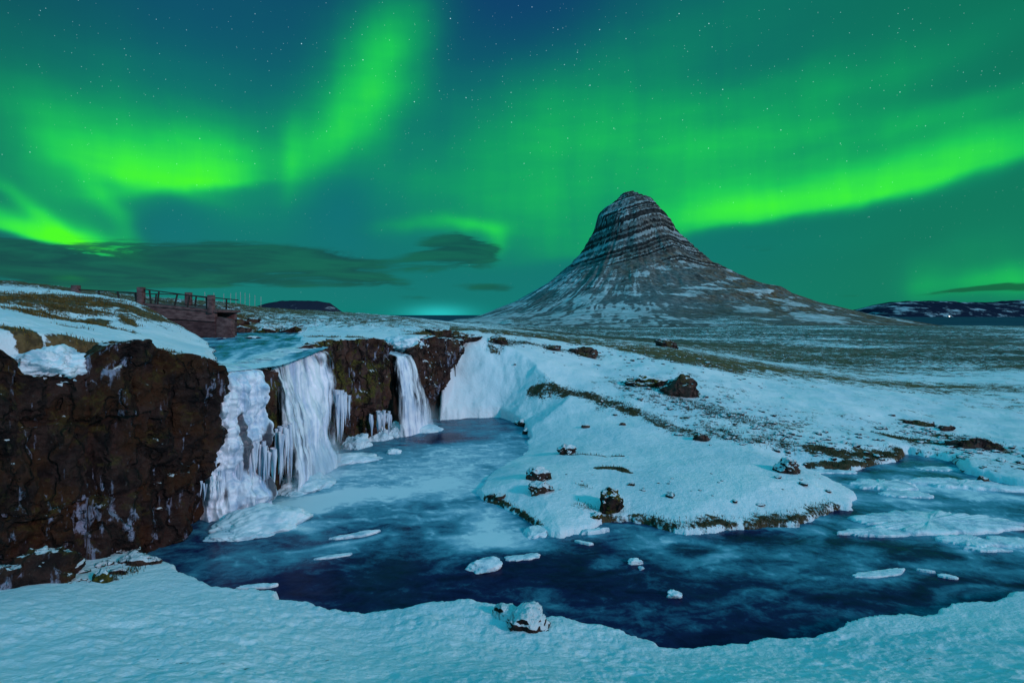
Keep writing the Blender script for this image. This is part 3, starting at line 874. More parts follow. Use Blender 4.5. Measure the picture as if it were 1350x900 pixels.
f1 = fall('waterfall', [(-10.75, 19.55, 4.95), (-10.2, 20.1, 5.05), (-9.75, 20.7, 5.08), (-9.5, 21.3, 5.05)], None, M_FALL, amp=.42, seed=2, spread=.35,
          thin=[(.52, 3.1, .07, .6, 1.0), (.60, 2.0, .14, .8, .85), (.88, 1.6, .10, 1.5, .9), (.15, 3.9, .05, .5, .6), (.3, .9, .05, .6, .5)])
tag(f1, 'wide frozen waterfall hugging the dark brown cliff, left of the mossy pillar', 'waterfall')
f2 = fall('waterfall', [(-9.65, 22.0, 5.02), (-9.55, 23.2, 5.12), (-9.5, 24.6, 5.2), (-9.45, 26.2, 5.35), (-9.1, 27.4, 5.4)], None, M_VEIL, amp=.28, seed=21, spread=.9, cols=.7, soft=True,
          thin=[(.82, 4.9, .10, .4, .6), (.28, 3.4, .06, 1.0, .45), (.05, 1.5, .05, 2, .5)])
tag(f2, 'broad white waterfall between the mossy pillar and the mossy rock wall', 'waterfall')
f3 = fall('waterfall', [(-7.15, 33.2, 4.75), (-6.85, 33.75, 4.7), (-6.6, 34.3, 4.65), (-6.35, 34.8, 4.7)], None, M_VEIL, amp=.10, seed=41, spread=.9, cols=1.4, soft=True, ns=120, lead=2.2)
# the narrow fall fans out as it drops
me = f3.data
co = np.zeros(len(me.vertices) * 3, np.float32); me.vertices.foreach_get('co', co); co = co.reshape(-1, 3)
co[:, 2] += 0
u = np.clip((4.4 - co[:, 2]) / 4.4, 0, 1)
dirv = np.array([.55, .83]); along = co[:, :2] @ dirv
co[:, :2] += (u ** .8 * .75)[:, None] * (along[:, None] * dirv) + (u ** .8 * .35)[:, None] * dirv
me.vertices.foreach_set('co', co.ravel()); me.update()
tag(f3, 'narrow fan shaped white waterfall pouring between the two dark rock walls', 'waterfall')


def icicles(name, tops, mat, label, group, n=26, spread=.25, lmin=.5, lmax=1.6, rad=.05, seed=0):
    rg = random.Random(seed)
    V, Fc = [], []
    pts, _ = resample(tops, n)
    for (x, y, z) in pts:
        x += rg.uniform(-spread, spread) * .5; y += rg.uniform(-spread, spread) * .5; z += rg.uniform(-.15, .15)
        L = rg.uniform(lmin, lmax); R = rad * rg.uniform(.6, 1.6) * (L / lmax) ** .5
        rings = 7; b0 = len(V); ph = rg.random() * 6
        for i in range(rings):
            f = i / (rings - 1)
            r = R * (1 - f) ** .7 * (1 + .25 * math.sin(9 * f + ph)) + .003
            for k in range(7):
                a = k / 7 * 2 * math.pi
                V.append((x + r * math.cos(a) + .02 * math.sin(4 * f + ph), y + r * math.sin(a), z - L * f))
        for i in range(rings - 1):
            for k in range(7):
                Fc.append((b0 + i * 7 + k, b0 + i * 7 + (k + 1) % 7, b0 + (i + 1) * 7 + (k + 1) % 7, b0 + (i + 1) * 7 + k))
    V = np.array(V); base = np.array([V[:, 0].mean(), V[:, 1].mean(), V[:, 2].max()])
    me = mesh_np(name, V - base, np.array(Fc)[:, ::-1])
    o = new_obj(name, me, mat); o.location = base
    return tag(o, label, 'ice', group)


GI = 'icicle curtains on the falls and rock walls'
icicles('icicle_curtain', [(-8.85, 21.5, 2.6), (-8.75, 22.2, 2.7), (-8.85, 22.9, 2.5)], M_ICE, 'long icicles hanging over the mossy pillar that splits the left falls', GI, 26, .3, 1.0, 2.4, .07, 1)
icicles('icicle_curtain', [(-9.6, 20.0, 2.2), (-9.2, 20.5, 2.4), (-8.95, 21.1, 2.0)], M_ICE, 'icicle curtain at the lower right of the left frozen waterfall', GI, 34, .35, .9, 2.1, .08, 2)
icicles('icicle_curtain', [(-8.65, 27.2, 3.4), (-8.55, 28.0, 3.2), (-8.3, 28.9, 3.0)], M_ICE, 'ice columns hanging down the left end of the mossy rock wall', GI, 26, .5, .6, 2.6, .08, 3)
icicles('icicle_curtain', [(-7.55, 30.9, 1.7), (-7.2, 31.5, 1.6), (-6.9, 32.1, 1.5)], M_ICE, 'short pale icicles low on the mossy rock wall left of the narrow fall', GI, 16, .5, .4, 1.3, .09, 4)
icicles('icicle_curtain', [(-9.75, 17.9, 1.6), (-9.55, 18.5, 1.7), (-9.6, 19.0, 1.9)], M_ICE, 'thin icicles under the dark cliff beside the pool', GI, 12, .25, .2, .6, .025, 5)

mm = bpy.data.materials.new('spray'); mm.use_nodes = True
t = NT(mm.node_tree)
for nd in list(mm.node_tree.nodes):
    if nd.type == 'BSDF_PRINCIPLED': mm.node_tree.nodes.remove(nd)
pv = t.new('ShaderNodeVolumePrincipled'); pv.inputs['Color'].default_value = (.85, .92, .97, 1); pv.inputs['Anisotropy'].default_value = .2
oc = t.new('ShaderNodeTexCoord').outputs['Object']
ln = t.new('ShaderNodeVectorMath', operation='LENGTH'); t.l.new(oc, ln.inputs[0])
den = t.math('MULTIPLY', t.math('POWER', t.ss(ln.outputs['Value'], 1.0, 0.0), 1.6), t.math('MULTIPLY_ADD', t.noise(oc, 2.2, 3), 1.6, -.2, clamp=True))
t.put(pv.inputs['Density'], t.math('MULTIPLY', den, 1.1))
t.l.new(pv.outputs[0], mm.node_tree.nodes['Material Output'].inputs['Volume'])


def mist(loc, size, label):
    v, f = ico_plain()
    me = mesh_np('spray_mist', v, f); o = new_obj('spray_mist', me, mm); o.location = loc; o.scale = size
    return tag(o, label, 'mist', None, 'stuff')


def ico_plain():
    import bmesh as _b
    bm = _b.new(); _b.ops.create_icosphere(bm, subdivisions=3, radius=1); bm.verts.index_update()
    v = np.array([q.co[:] for q in bm.verts]); f = np.array([[q.index for q in p.verts] for p in bm.faces]); bm.free()
    return v, f


mist((-5.6, 34.6, .7), (1.9, 1.7, 1.5), 'soft white spray around the foot of the narrow waterfall')
mist((-8.3, 24.6, .6), (1.6, 3.0, 1.8), 'thin spray along the foot of the broad white waterfall')

# ------------------------------------------------------------------ lumps: boulders, ice mounds
import bmesh
_ico = {}


def ico(sub):
    if sub not in _ico:
        bm = bmesh.new(); bmesh.ops.create_icosphere(bm, subdivisions=sub, radius=1)
        bm.verts.index_update()
        v = np.array([q.co[:] for q in bm.verts]); f = np.array([[q.index for q in p.verts] for p in bm.faces]); bm.free()
        _ico[sub] = (v, f)
    return _ico[sub]


def lump(name, loc, size, mat, seed, sub=5, rough=.22, facets=9, rot=0.0, soft=False):
    v, f = ico(sub)
    v = v.copy(); rg = np.random.default_rng(seed)
    if not soft:
        for _ in range(facets + 3):
            n = rg.normal(size=3); n /= np.linalg.norm(n); dd = rg.uniform(.55, .88)
            k = np.maximum(v @ n - dd, 0); v = v - k[:, None] * n * .92
    s = seed * 3.7
    d = rough * fbm(v[:, 0] * 1.4 + s, v[:, 1] * 1.4, v[:, 2] * 1.4, 5, .55)
    if not soft: d = d + rough * .5 * (ridged(v[:, 0] * 2 + s, v[:, 1] * 2, v[:, 2] * 2, 4) - .5)
    v = v * (1 + d)[:, None]
    v = v * np.array(size)
    c, sn = math.cos(rot), math.sin(rot)
    v = np.stack([v[:, 0] * c - v[:, 1] * sn, v[:, 0] * sn + v[:, 1] * c, v[:, 2]], 1)
    me = mesh_np(name, v, f)
    o = new_obj(name, me, mat); o.location = loc
    return o


def boulder(px, py, size, mat, label, seed, rot=0, sink=.25, group=None, sub=5, name='boulder', cat='boulder', rough=.34, lift=.24):
    x, y, z = hits([(px, py)])[0]
    o = lump(name, (x, y, max(z, -.05) + size[2] * lift), size, mat, seed, sub=sub, rot=rot, rough=rough)
    return tag(o, label, cat, group)


boulder(711, 631, (.50, .40, .42), M_ROCK, 'dark brown boulder on the snowy point, upper one of a close pair', 3)
boulder(711, 648, (.52, .35, .34), M_ROCK, 'snow streaked dark boulder on the snowy point, lower one of a close pair', 4)
boulder(803, 673, (.52, .42, .58), M_MOSSR, 'mossy green boulder with snow pockets in the middle of the snowy point', 5, rot=.4)
boulder(786, 682, (.22, .2, .16), M_MOSSR, 'small mossy stone just left of the mossy green boulder', 6, sub=4)
boulder(893, 520, (1.30, .9, 1.0), M_ROCKB, 'large bare grey boulder on the hillside with a mossy rock on its left', 7, rot=-.2, sub=5)
boulder(853, 508, (1.35, .7, .62), M_MOSSR, 'long mossy low rock on the hillside, left of the large grey boulder', 208, rot=-.15)
boulder(1037, 621, (.52, .45, .42), M_ROCK, 'rounded snow dusted boulder alone on the right of the snowy point', 209)
boulder(696, 826, (.50, .46, .42), M_ICYR, 'snow capped dark boulder at the near edge of the pool', 310, rot=.8, rough=.4, lift=.02)
boulder(668, 812, (.30, .3, .2), M_ICYR, 'snowy stone leaning against the near shore boulder on its left', 110, rot=.3, sub=4)
boulder(748, 598, (.50, .40, .34), M_ROCK, 'snow capped boulder behind the close pair on the snowy point', 12)
boulder(925, 580, (.42, .35, .34), M_ROCKB, 'small bare brown boulder at the end of the moss strip', 13, sub=4)
boulder(768, 468, (1.6, .8, .55), M_ROCKB, 'low brown rock on the crest above the bright snow bank', 15)
boulder(877, 457, (1.6, 1.0, .9), M_ROCKB, 'dark rock far up the grassy hillside below the mountain', 16)
boulder(1288, 590, (1.5, .6, .42), M_ROCKB, 'long dark bank rock on the far right shore', 17, rot=-.25)
boulder(1214, 560, (.9, .4, .3), M_ROCKB, 'dark bank rock on the snow behind the right stream', 18, rot=-.2)
boulder(1295, 656, (.30, .25, .28), M_ROCKB, 'small dark stone by the icy stream at the far right', 19, sub=4)
boulder(1248, 567, (.5, .3, .25), M_ROCKB, 'small dark stone left of the long bank rock on the right shore', 20, sub=4)
boulder(52, 765, (.85, .6, .60), M_CLIFF, 'large brown mossy boulder at the foot of the dark cliff', 21, rot=.3)
boulder(134, 766, (.22, .2, .22), M_MOSSR, 'small mossy stone in the snow at the foot of the dark cliff', 22, sub=4)
boulder(5, 772, (.55, .5, .4), M_CLIFF, 'brown boulder at the foot of the cliff on the frame edge', 23, sub=4)
boulder(88, 752, (.40, .35, .32), M_ROCK, 'snow dusted stone tucked under the dark cliff', 24, sub=4)
boulder(185, 742, (.6, .3, .2), M_ROCK, 'flat snowy stone under the right end of the dark cliff', 25, sub=4)
for i, (px, py, s) in enumerate([(690, 566, .32), (694, 576, .28), (684, 561, .25)]):
    boulder(px, py, (s * 1.3, s, s), M_ROCK, ['snow capped shore stone at the pool inlet, middle of three', 'snow capped shore stone at the pool inlet, nearest of three', 'snow capped shore stone at the pool inlet, farthest of three'][i], 30 + i, sub=4, group='stones at the pool inlet')
for i, (px, py, s, lb) in enumerate([(648, 655, .16, 'small dark stone on the left tip of the snowy point'), (660, 657, .2, 'dark flat stone on the left shore of the snowy point'), (728, 460, .5, 'small dark rock on the crest left of the low brown rock'), (655, 451, .6, 'dark stones on the crest right of the craggy rock'),
                                 (832, 640, .14, 'tiny dark stone right of the mossy green boulder'), (820, 560, .16, 'tiny dark stone on open snow below the moss strip'), (773, 564, .2, 'lone flat stone on the bright snow below the snow bank')]):
    boulder(px, py, (s * 1.4, s, s * .7), M_ROCKB, lb, 40 + i, sub=3 if s < .3 else 4)
# upper river stones
for i, (px, py, z, s, lb) in enumerate([(300, 450, 5.3, .8, 'snow crusted stone in the river right below the bridge'), (320, 455, 5.3, .6, 'snow crusted stone in mid river above the left falls'), (290, 446, 5.4, .7, 'dark stone in the river beside the bridge abutment'), (335, 447, 5.45, .7, 'flat snowy stone in the river farther right of the bridge'), (275, 453, 5.4, .5, 'dark stone where the snow slope meets the river')]):
    x, y = W(px, py, z)
    tag(lump('boulder', (x, y, z + .02), (s, s * .7, s * .28), M_ROCK, 60 + i, sub=4), lb, 'boulder', 'stones in the river above the falls')
for i, (px, py, s, lb) in enumerate([(312, 428, 1.0, 'brown earthy rock beside the right end of the bridge'), (318, 437, .8, 'dark rock on the river bank right of the bridge'), (350, 440, .8, 'grassy dark rock on the far river bank'), (385, 437, .9, 'grassy dark rock farther right on the far river bank'), (335, 425, .7, 'small dark rock on the snow slope right of the bridge'),
                                 (600, 448, 1.0, 'dark rock on the snow above the craggy outcrop'), (622, 449, .7, 'small dark rock at the top left of the snow bank'), (575, 443, 1.0, 'dark rock on the rim right of the narrow fall')]):
    boulder(px, py, (s * 1.2, s * .8, s * .55), M_MOSSR if i in (2, 3) else M_ROCKB, lb, 70 + i, sub=4)

def stones():
    v0, f0 = ico(2)
    rg = np.random.default_rng(77)
    zones = [([(830, 510), (960, 545), (1080, 575)], 4.0, 240), ([(930, 560), (1050, 590), (1170, 590)], 1.8, 160), ([(1190, 560), (1280, 590), (1350, 612)], 2.2, 200), ([(760, 640), (900, 655), (1080, 640)], 1.8, 36),
             ([(690, 452), (800, 465), (1000, 500)], 5.0, 150), ([(310, 428), (360, 432), (420, 425)], 3.0, 80), ([(20, 760), (110, 765), (220, 740)], .5, 70), ([(1000, 470), (1300, 480)], 12.0, 160)]
    V, Fc, n0 = [], [], 0
    for poly, hw, k in zones:
        pl = hits(poly); L_ = np.hypot(*np.diff(pl[:, :2], axis=0).T); cs = np.concatenate([[0], np.cumsum(L_)])
        q = rg.random(k) * cs[-1]
        x = np.interp(q, cs, pl[:, 0]) + rg.normal(size=k) * hw * .6; y = np.interp(q, cs, pl[:, 1]) + rg.normal(size=k) * hw * .6
        z = height(x, y)
        for i in range(k):
            if z[i] < .05: continue
            sz = .035 + .13 * rg.random() ** 3 + .0018 * max(0, y[i] - 20) * rg.random()
            w = v0 * (1 + .45 * rg.normal(size=(len(v0), 1)) * .5) * np.array([1.3, 1, .55]) * sz
            a = rg.random() * 6.28; c, s_n = math.cos(a), math.sin(a)
            w = np.stack([w[:, 0] * c - w[:, 1] * s_n + x[i], w[:, 0] * s_n + w[:, 1] * c + y[i], w[:, 2] + z[i] + sz * .1], 1)
            V.append(w); Fc.append(f0 + n0); n0 += len(v0)
    me = mesh_np('scattered_stones', np.concatenate(V), np.concatenate(Fc))
    tag(new_obj('scattered_stones', me, M_ROCK), 'small dark stones strewn over the snow of the hillside and banks', 'stones', None, 'stuff')


stones()

# ice mounds at the feet of the falls
def mound(px, py, size, label, seed, rot=0, z=0.0, rough=.36):
    x, y = W(px, py, z)
    o = lump('ice_mound', (x, y, z - size[2] * .25), size, M_MOUND, seed, sub=6, rough=rough, rot=rot, soft=True)
    return tag(o, label, 'ice', 'ice mounds under the falls')


mound(345, 690, (1.55, 1.15, .62), 'large smooth ice mound at the foot of the left waterfall', 3, rot=.5)
mound(320, 704, (1.0, .6, .30), 'low ice apron in front of the large smooth mound', 33, rot=.3)
mound(400, 640, (1.3, 1.2, .50), 'ice mound below the white waterfall right of the pillar', 5, rot=.9)
mound(455, 607, (1.7, .9, .40), 'curved ice shelf at the foot of the broad white waterfall', 6, rot=.3)
mound(470, 588, (.9, .9, .85), 'lumpy ice heap below the left end of the mossy rock wall', 8, rough=.4)
mound(495, 578, (.9, .7, .95), 'lumpy ice heap below the middle of the mossy rock wall', 9, rough=.4)
mound(520, 573, (.9, .7, .85), 'lumpy ice heap at the left foot of the narrow fall', 10, rough=.45)
mound(548, 567, (1.7, 1.0, .55), 'smooth ice heap under the narrow fan shaped fall', 11, rough=.25)

for (px, py, d, sz_, rot, lb, sd) in [(64, 486, 15.1, (.95, .9, .50), .5, 'bright snow drift lying on the ledge in the left part of the dark cliff', 97)]:
    o = lump('snow_drift', P3(px, py, d), sz_, M_FLOE, sd, sub=6, rough=.6, rot=rot, soft=True)
    tag(o, lb, 'snow')

o = lump('snow_drift', P3(536, 453, 36.4), (1.3, 1.2, .55), M_FLOE, 95, sub=6, rough=.35, rot=.6, soft=True)
tag(o, 'snow drift filling the notch above the narrow waterfall', 'snow')

# ------------------------------------------------------------------ ice floes: flat slabs with ragged outline
def floe(px, py, a, b, label, seed, rot=0, th=.07, bend=0.0, mat=None, group='ice floes on the water', z=0.02, rough=.35, name='ice_floe'):
    x, y = W(px, py, 0)
    n = 220; phi = np.linspace(0, 2 * np.pi, n, endpoint=False)
    rr_ = 1 + rough * fbm(np.cos(phi) * 1.3 + seed * 1.37, np.sin(phi) * 1.3 + seed, seed * .7, 5, .55)
    rings = [(0.0, 1.0), (.3, 1.0), (.6, 1.0), (.85, .95), (.96, .8), (1.0, .3), (1.0, -.8)]
    V = []
    for k, (q_, hz) in enumerate(rings[1:]):
        u = rr_ * np.cos(phi) * a * q_; w = rr_ * np.sin(phi) * b * q_
        w = w + bend * u * u / a
        hgt = th * hz * (1 + .9 * fbm(u * 3 + seed, w * 3, 3, 4)) + z
        V.append(np.stack([u, w, hgt], 1))
    V = np.concatenate([np.array([[0, 0, th + z]])] + V)
    c, s = math.cos(rot), math.sin(rot)
    V = np.stack([V[:, 0] * c - V[:, 1] * s, V[:, 0] * s + V[:, 1] * c, V[:, 2]], 1)
    me = bpy.data.meshes.new(name)
    fc = [(0, 1 + i, 1 + (i + 1) % n) for i in range(n)]
    for k in range(len(rings) - 2):
        b0 = 1 + k * n
        fc += [(b0 + i, b0 + n + i, b0 + n + (i + 1) % n, b0 + (i + 1) % n) for i in range(n)]
    me.from_pydata([tuple(p) for p in V], [], fc); me.update()
    o = new_obj(name, me, mat or M_FLOE); o.location = (x, y, 0)
    return tag(o, label, 'ice', group)


tag(lump('ice_floe', (*W(643, 748, 0), .02), (0.62, 0.42, 0.26), M_FLOE, 2, sub=5, rough=.25, facets=14), 'thick snow topped ice block in the channel near the near shore', 'ice', 'ice floes on the water')
tag(lump('ice_chunk', (*W(838, 742, 0), .02), (0.22, 0.16, 0.13), M_FLOE, 3, sub=4, rough=.35, facets=12), 'small bright ice chunk in the dark channel', 'ice', 'ice floes on the water')
tag(lump('ice_chunk', (*W(845, 750, 0), .02), (0.1, 0.08, 0.07), M_FLOE, 4, sub=4, rough=.35, facets=12), 'tiny ice chunk beside the small bright one in the channel', 'ice', 'ice floes on the water')
tag(lump('ice_chunk', (*W(888, 786, 0), .02), (0.24, 0.16, 0.13), M_FLOE, 5, sub=4, rough=.35, facets=12), 'bright angular ice chunk in the lower channel', 'ice', 'ice floes on the water')
floe(1163, 757, .85, .16, 'long curved ice sliver drifting near the right shore', 7, rot=.22, bend=.12, th=.03)
floe(1220, 753, .22, .06, 'thin ice sliver right of the long curved one', 8, rot=-.4, th=.03)
floe(1250, 761, .22, .09, 'small flat ice piece farther right of the curved sliver', 9, rot=-.3, th=.04)
floe(1225, 690, 2.7, .95, 'large snow covered ice sheet across the right stream', 10, rot=.06, th=.10, rough=.55)
floe(1160, 702, 1.3, .35, 'ragged ice sheet on the left end of the large one', 11, rot=.1, th=.06, rough=.6)
floe(1278, 715, .75, .42, 'ragged ice sheet below the large one in the right stream', 12, rot=-.3, th=.08, rough=.6)
floe(1300, 725, .6, .16, 'thin ice strip below the ragged sheet in the right stream', 13, rot=-.1, th=.05, rough=.6)
floe(1340, 716, .8, .35, 'ice sheet touching the right frame edge', 14, rot=-.15, th=.06, rough=.5)
floe(1160, 640, 1.4, .75, 'snowy ice sheet in the side stream behind the point', 15, rot=.2, th=.08, rough=.6)
floe(1195, 652, 1.0, .4, 'thin ice sheet right of the side stream sheet', 16, rot=-.2, th=.05, rough=.6)
floe(1238, 618, .9, .35, 'pale ice patch in the greenish back water', 17, th=.03, rough=.5)
floe(1270, 640, 2.0, .7, 'snowy ice shelf along the right bank', 18, rot=-.2, th=.10, rough=.55)
tag(lump('ice_floe', (*W(705, 702, 0), .02), (0.5, 0.6, 0.16), M_FLOE, 19, sub=5, rough=.25, facets=14), 'snow shelf resting against the tip of the point', 'ice', 'ice floes on the water')
floe(690, 735, .5, .18, 'thin ice sheet beside the thick ice block', 20, rot=.3, th=.03, rough=.6)
tag(lump('ice_floe', (*W(518, 597, 0), .02), (0.5, 0.32, 0.2), M_FLOE, 21, sub=5, rough=.25, facets=14), 'round snow topped ice lump below the narrow fall', 'ice', 'ice floes on the water')
floe(470, 706, .75, .16, 'slender ice tongue on the lower left pool', 24, rot=.45, th=.06)
floe(440, 734, .5, .09, 'thin ice strip on the lower left pool', 25, rot=.35, th=.03)
floe(340, 774, .5, .1, 'thin ice strip along the near shore', 26, rot=.15, th=.04)
floe(942, 690, .28, .12, 'snowy ice ledge under the mossy bank', 30, th=.1)
floe(785, 702, .5, .12, 'white ice ledge at the foot of the point', 31, rot=.3, th=.1)
floe(770, 716, .3, .08, 'narrow ice sliver off the foot of the point', 32, rot=-.5, th=.04)
floe(1090, 622, 1.2, .3, 'snowy ice rim at the mouth of the side stream', 33, rot=-.1, th=.05, rough=.5)

# ================================================================== BRIDGE
def box_v(c, sx, sy, sz, rx=0.0, rz=0.0, slope=0.0):
    v = np.array([[i, j, k] for i in (-.5, .5) for j in (-.5, .5) for k in (-.5, .5)]) * np.array([sx, sy, sz])
    v[:, 2] += v[:, 0] * slope
    if rx:
        v = np.stack([v[:, 0] + v[:, 2] * math.tan(rx), v[:, 1], v[:, 2]], 1)
    return v + np.array(c)


BF = np.array([[0, 1, 3, 2], [4, 6, 7, 5], [0, 4, 5, 1], [2, 3, 7, 6], [0, 2, 6, 4], [1, 5, 7, 3]])


def boxes(name, lst, mat, parent, bevel=.02):
    V = np.concatenate(lst); Fc = np.concatenate([BF + 8 * i for i in range(len(lst))])
    me = mesh_np(name, V, Fc)
    bm = bmesh.new(); bm.from_mesh(me)
    bmesh.ops.recalc_face_normals(bm, faces=bm.faces)
    if bevel: bmesh.ops.bevel(bm, geom=list(bm.edges), offset=bevel, segments=2, affect='EDGES', profile=.6)
    bm.to_mesh(me); bm.free()
    return new_obj(name, me, mat, parent, smooth=False)


def bar_v(a, b, w):
    a, b = np.array(a, float), np.array(b, float); d = b - a; L = np.linalg.norm(d); d /= L
    up = np.array([0, 0, 1.]) if abs(d[2]) < .9 else np.array([0, 1., 0])
    s = np.cross(d, up); s /= np.linalg.norm(s); u = np.cross(s, d)
    return np.array([(a if i < 0 else b) + s * j * w / 2 + u * k * w / 2 for i in (-1, 1) for j in (-1, 1) for k in (-1, 1)])


D1 = 37.0
bx = lambda px: (px - CX) / F * D1
bz = lambda py: H + (HY - py) / F * D1
br = empty('bridge', (bx(240), D1, bz(404)))
tag(br, 'small weathered concrete bridge with leaning rusty railings above the falls', 'bridge')
O = np.array(br.location)
L = lambda px, py, dy=0.0: np.array([bx(px), D1 + dy, bz(py)]) - O
sl = -(bz(399) - bz(408)) / (bx(283) - bx(188))
c = (L(188, 401) + L(286, 410)) / 2
boxes('deck', [box_v(c + np.array([0, 1.5, 0]), bx(286) - bx(186), 3.3, .16, slope=sl)], M_CONC, br)
c = (L(189, 411) + L(284, 416.5)) / 2
boxes('girder', [box_v(c + np.array([0, .12, 0]), bx(284) - bx(190), .35, .70, slope=sl * .75)], M_CONC, br)
boxes('girder', [box_v(c + np.array([0, 2.8, 0]), bx(284) - bx(190), .35, .70, slope=sl * .75)], M_CONC, br)
boxes('abutment', [box_v(L(247, 433) + np.array([0, 1.5, -.15]), bx(284) - bx(211), 2.9, 1.45)], M_CONCD, br)
boxes('wing_wall', [box_v(L(294, 431) + np.array([0, .35, -.2]), bx(305) - bx(284.5), .5, 1.55, slope=-.22)], M_CONC, br)
boxes('abutment', [box_v(L(190, 425) + np.array([-.35, 1.5, 0]), .9, 2.9, .9)], M_CONCD, br)
for px, top, bot, dy in ((100, 378, 397, 0), (186, 380.5, 404, 0), (278.5, 391, 411, 0), (214, 385, 403, 3.0)):
    p0, p1 = L(px, top, dy), L(px, bot, dy)
    boxes('pillar', [box_v((p0 + p1) / 2, .36 if px != 100 else .40, .38, p0[2] - p1[2] + .2)], M_CONC, br, .03)


def railing(pa, pb, posts, dy, second=True):
    top = boxes('rail', [bar_v(L(*pa, dy), L(*pb, dy), .07)], M_RAIL, br, .01)
    if second: boxes('rail', [bar_v(L(pa[0], pa[1] + 13, dy), L(pb[0], pb[1] + 12, dy), .05)], M_RAIL, br, .01)
    for px, lean in posts:
        f = (px - pa[0]) / (pb[0] - pa[0]); y0 = pa[1] + (pb[1] - pa[1]) * f
        boxes('rail_post', [bar_v(L(px, y0, dy), L(px + lean, y0 + 18.5, dy), .085)], M_RAIL, br, .01)


railing((103, 381.5), (184, 386), [(130, 3), (155, 3.5), (178, 3)], 0)
railing((188, 381), (277, 393), [(197, 2), (209.5, -2), (234, -4.5), (250, -3.5), (272, 1)], 0)
railing((205, 386), (285, 394), [(225, -2), (243, 2), (268, 0)], 3.0)
railing((110, 384), (205, 386), [(140, 1), (168, -2)], 3.0, False)

# ================================================================== FENCE POSTS, HOUSE
for i, (px, top) in enumerate([(270, 385), (282, 386), (295, 387), (304, 386.5), (311, 385.5), (317, 385), (323, 386), (329, 387), (336, 389), (344, 391)]):
    d = 66 + i * .8
    x, y, z = P3(px, top, d)
    g = float(height(np.array([x]), np.array([y]))[0])
    zt = max(z, g + .9)
    o = boxes('fence_post', [box_v((0, 0, (zt - g) / 2 - .15),   .05, .05, zt - g + .3)], M_POST, None, .01)
    o.location = (x, y, g)
    tag(o, 'thin pale fence post on the snowy plateau right of the bridge', 'fence post', 'row of fence posts on the plateau')
ml, t, b = material('lit_house_wall')
b.inputs['Base Color'].default_value = (.7, .7, .68, 1)
ml2, t, b = material('lit_window')
b.inputs['Emission Color'].default_value = (1, .9, .8, 1); b.inputs['Emission Strength'].default_value = 6
xh, yh = (1251 - CX) / F * 6450, 6450
hs = empty('house', (xh, yh, -16)); tag(hs, 'tiny white house with a bright lamp on the far shore of the fjord', 'house')
boxes('wall', [box_v((0, 0, 5), 26, 14, 10)], ml, hs, .1)
rf = mesh_np('roof', [(-14, -8, 10.05), (14, -8, 10.05), (14, 8, 10.05), (-14, 8, 10.05), (-14, 0, 15), (14, 0, 15)], [[0, 1, 5, 4], [2, 3, 4, 5], [0, 3, 2, 1]])
new_obj('roof', rf, M_RAIL, hs, False)
boxes('lamp', [box_v((0, -7.6, 7), 11, 1, 5)], ml2, hs, .1)

# ================================================================== GRASS
def grass(name, spots, mat, n, hmin, hmax, wid, seed, droop=.5):
    rg = np.random.default_rng(seed)
    pts = []
    for (poly, hw, dens) in spots:
        pl = hits(poly); L_ = np.hypot(*np.diff(pl[:, :2], axis=0).T); tot = L_.sum()
        k = int(n * tot * hw * dens)
        s = rg.random(k) * tot; cs = np.concatenate([[0], np.cumsum(L_)])
        x = np.interp(s, cs, pl[:, 0]) + rg.normal(size=k) * hw * .5
        y = np.interp(s, cs, pl[:, 1]) + rg.normal(size=k) * hw * .5
        keep = fbm(x * 1.1, y * 1.1, 4, 3) > -.12
        pts.append(np.stack([x[keep], y[keep]], 1))
    p = np.concatenate(pts); k = len(p)
    z = height(p[:, 0], p[:, 1])
    ok = z > .03
    p, z = p[ok], z[ok]; k = len(p)
    a = rg.random(k) * 2 * np.pi; h = rg.uniform(hmin, hmax, k); w = rg.uniform(.6, 1.4, k) * wid
    c, s = np.cos(a), np.sin(a)
    la = rg.random(k) * 2 * np.pi; lx_, ly_ = np.cos(la) * h * droop * rg.random(k), np.sin(la) * h * droop * rg.random(k)
    v0 = np.stack([p[:, 0] - c * w, p[:, 1] - s * w, z - .03], 1); v1 = np.stack([p[:, 0] + c * w, p[:, 1] + s * w, z - .03], 1)
    v2 = np.stack([p[:, 0] + c * w * .6 + lx_ * .45, p[:, 1] + s * w * .6 + ly_ * .45, z + h * .6], 1)
    v3 = np.stack([p[:, 0] + lx_, p[:, 1] + ly_, z + h * (1 - .3 * droop)], 1)
    V = np.stack([v0, v1, v2, v3], 1).reshape(-1, 3)
    b0 = np.arange(k)[:, None] * 4
    me = mesh_np(name, V, np.concatenate([b0 + np.array([[0, 1, 2]]), b0 + np.array([[0, 2, 3]])]))
    return new_obj(name, me, mat)


tag(grass('dry_grass', [(p, hw, 1.0) for p, hw, s in KNOLL], M_GRASS, 500, .04, .15, .010, 1), 'dry olive grass on the knoll and river banks around the bridge', 'grass', None, 'stuff')
tag(grass('mossy_grass', [(p, min(hw, .9), 1.0) for p, hw, s in STRIPS if s >= .4], M_MOSSG, 520, .04, .14, .009, 2), 'dark green moss and grass poking out of the snow on the point', 'grass', None, 'stuff')

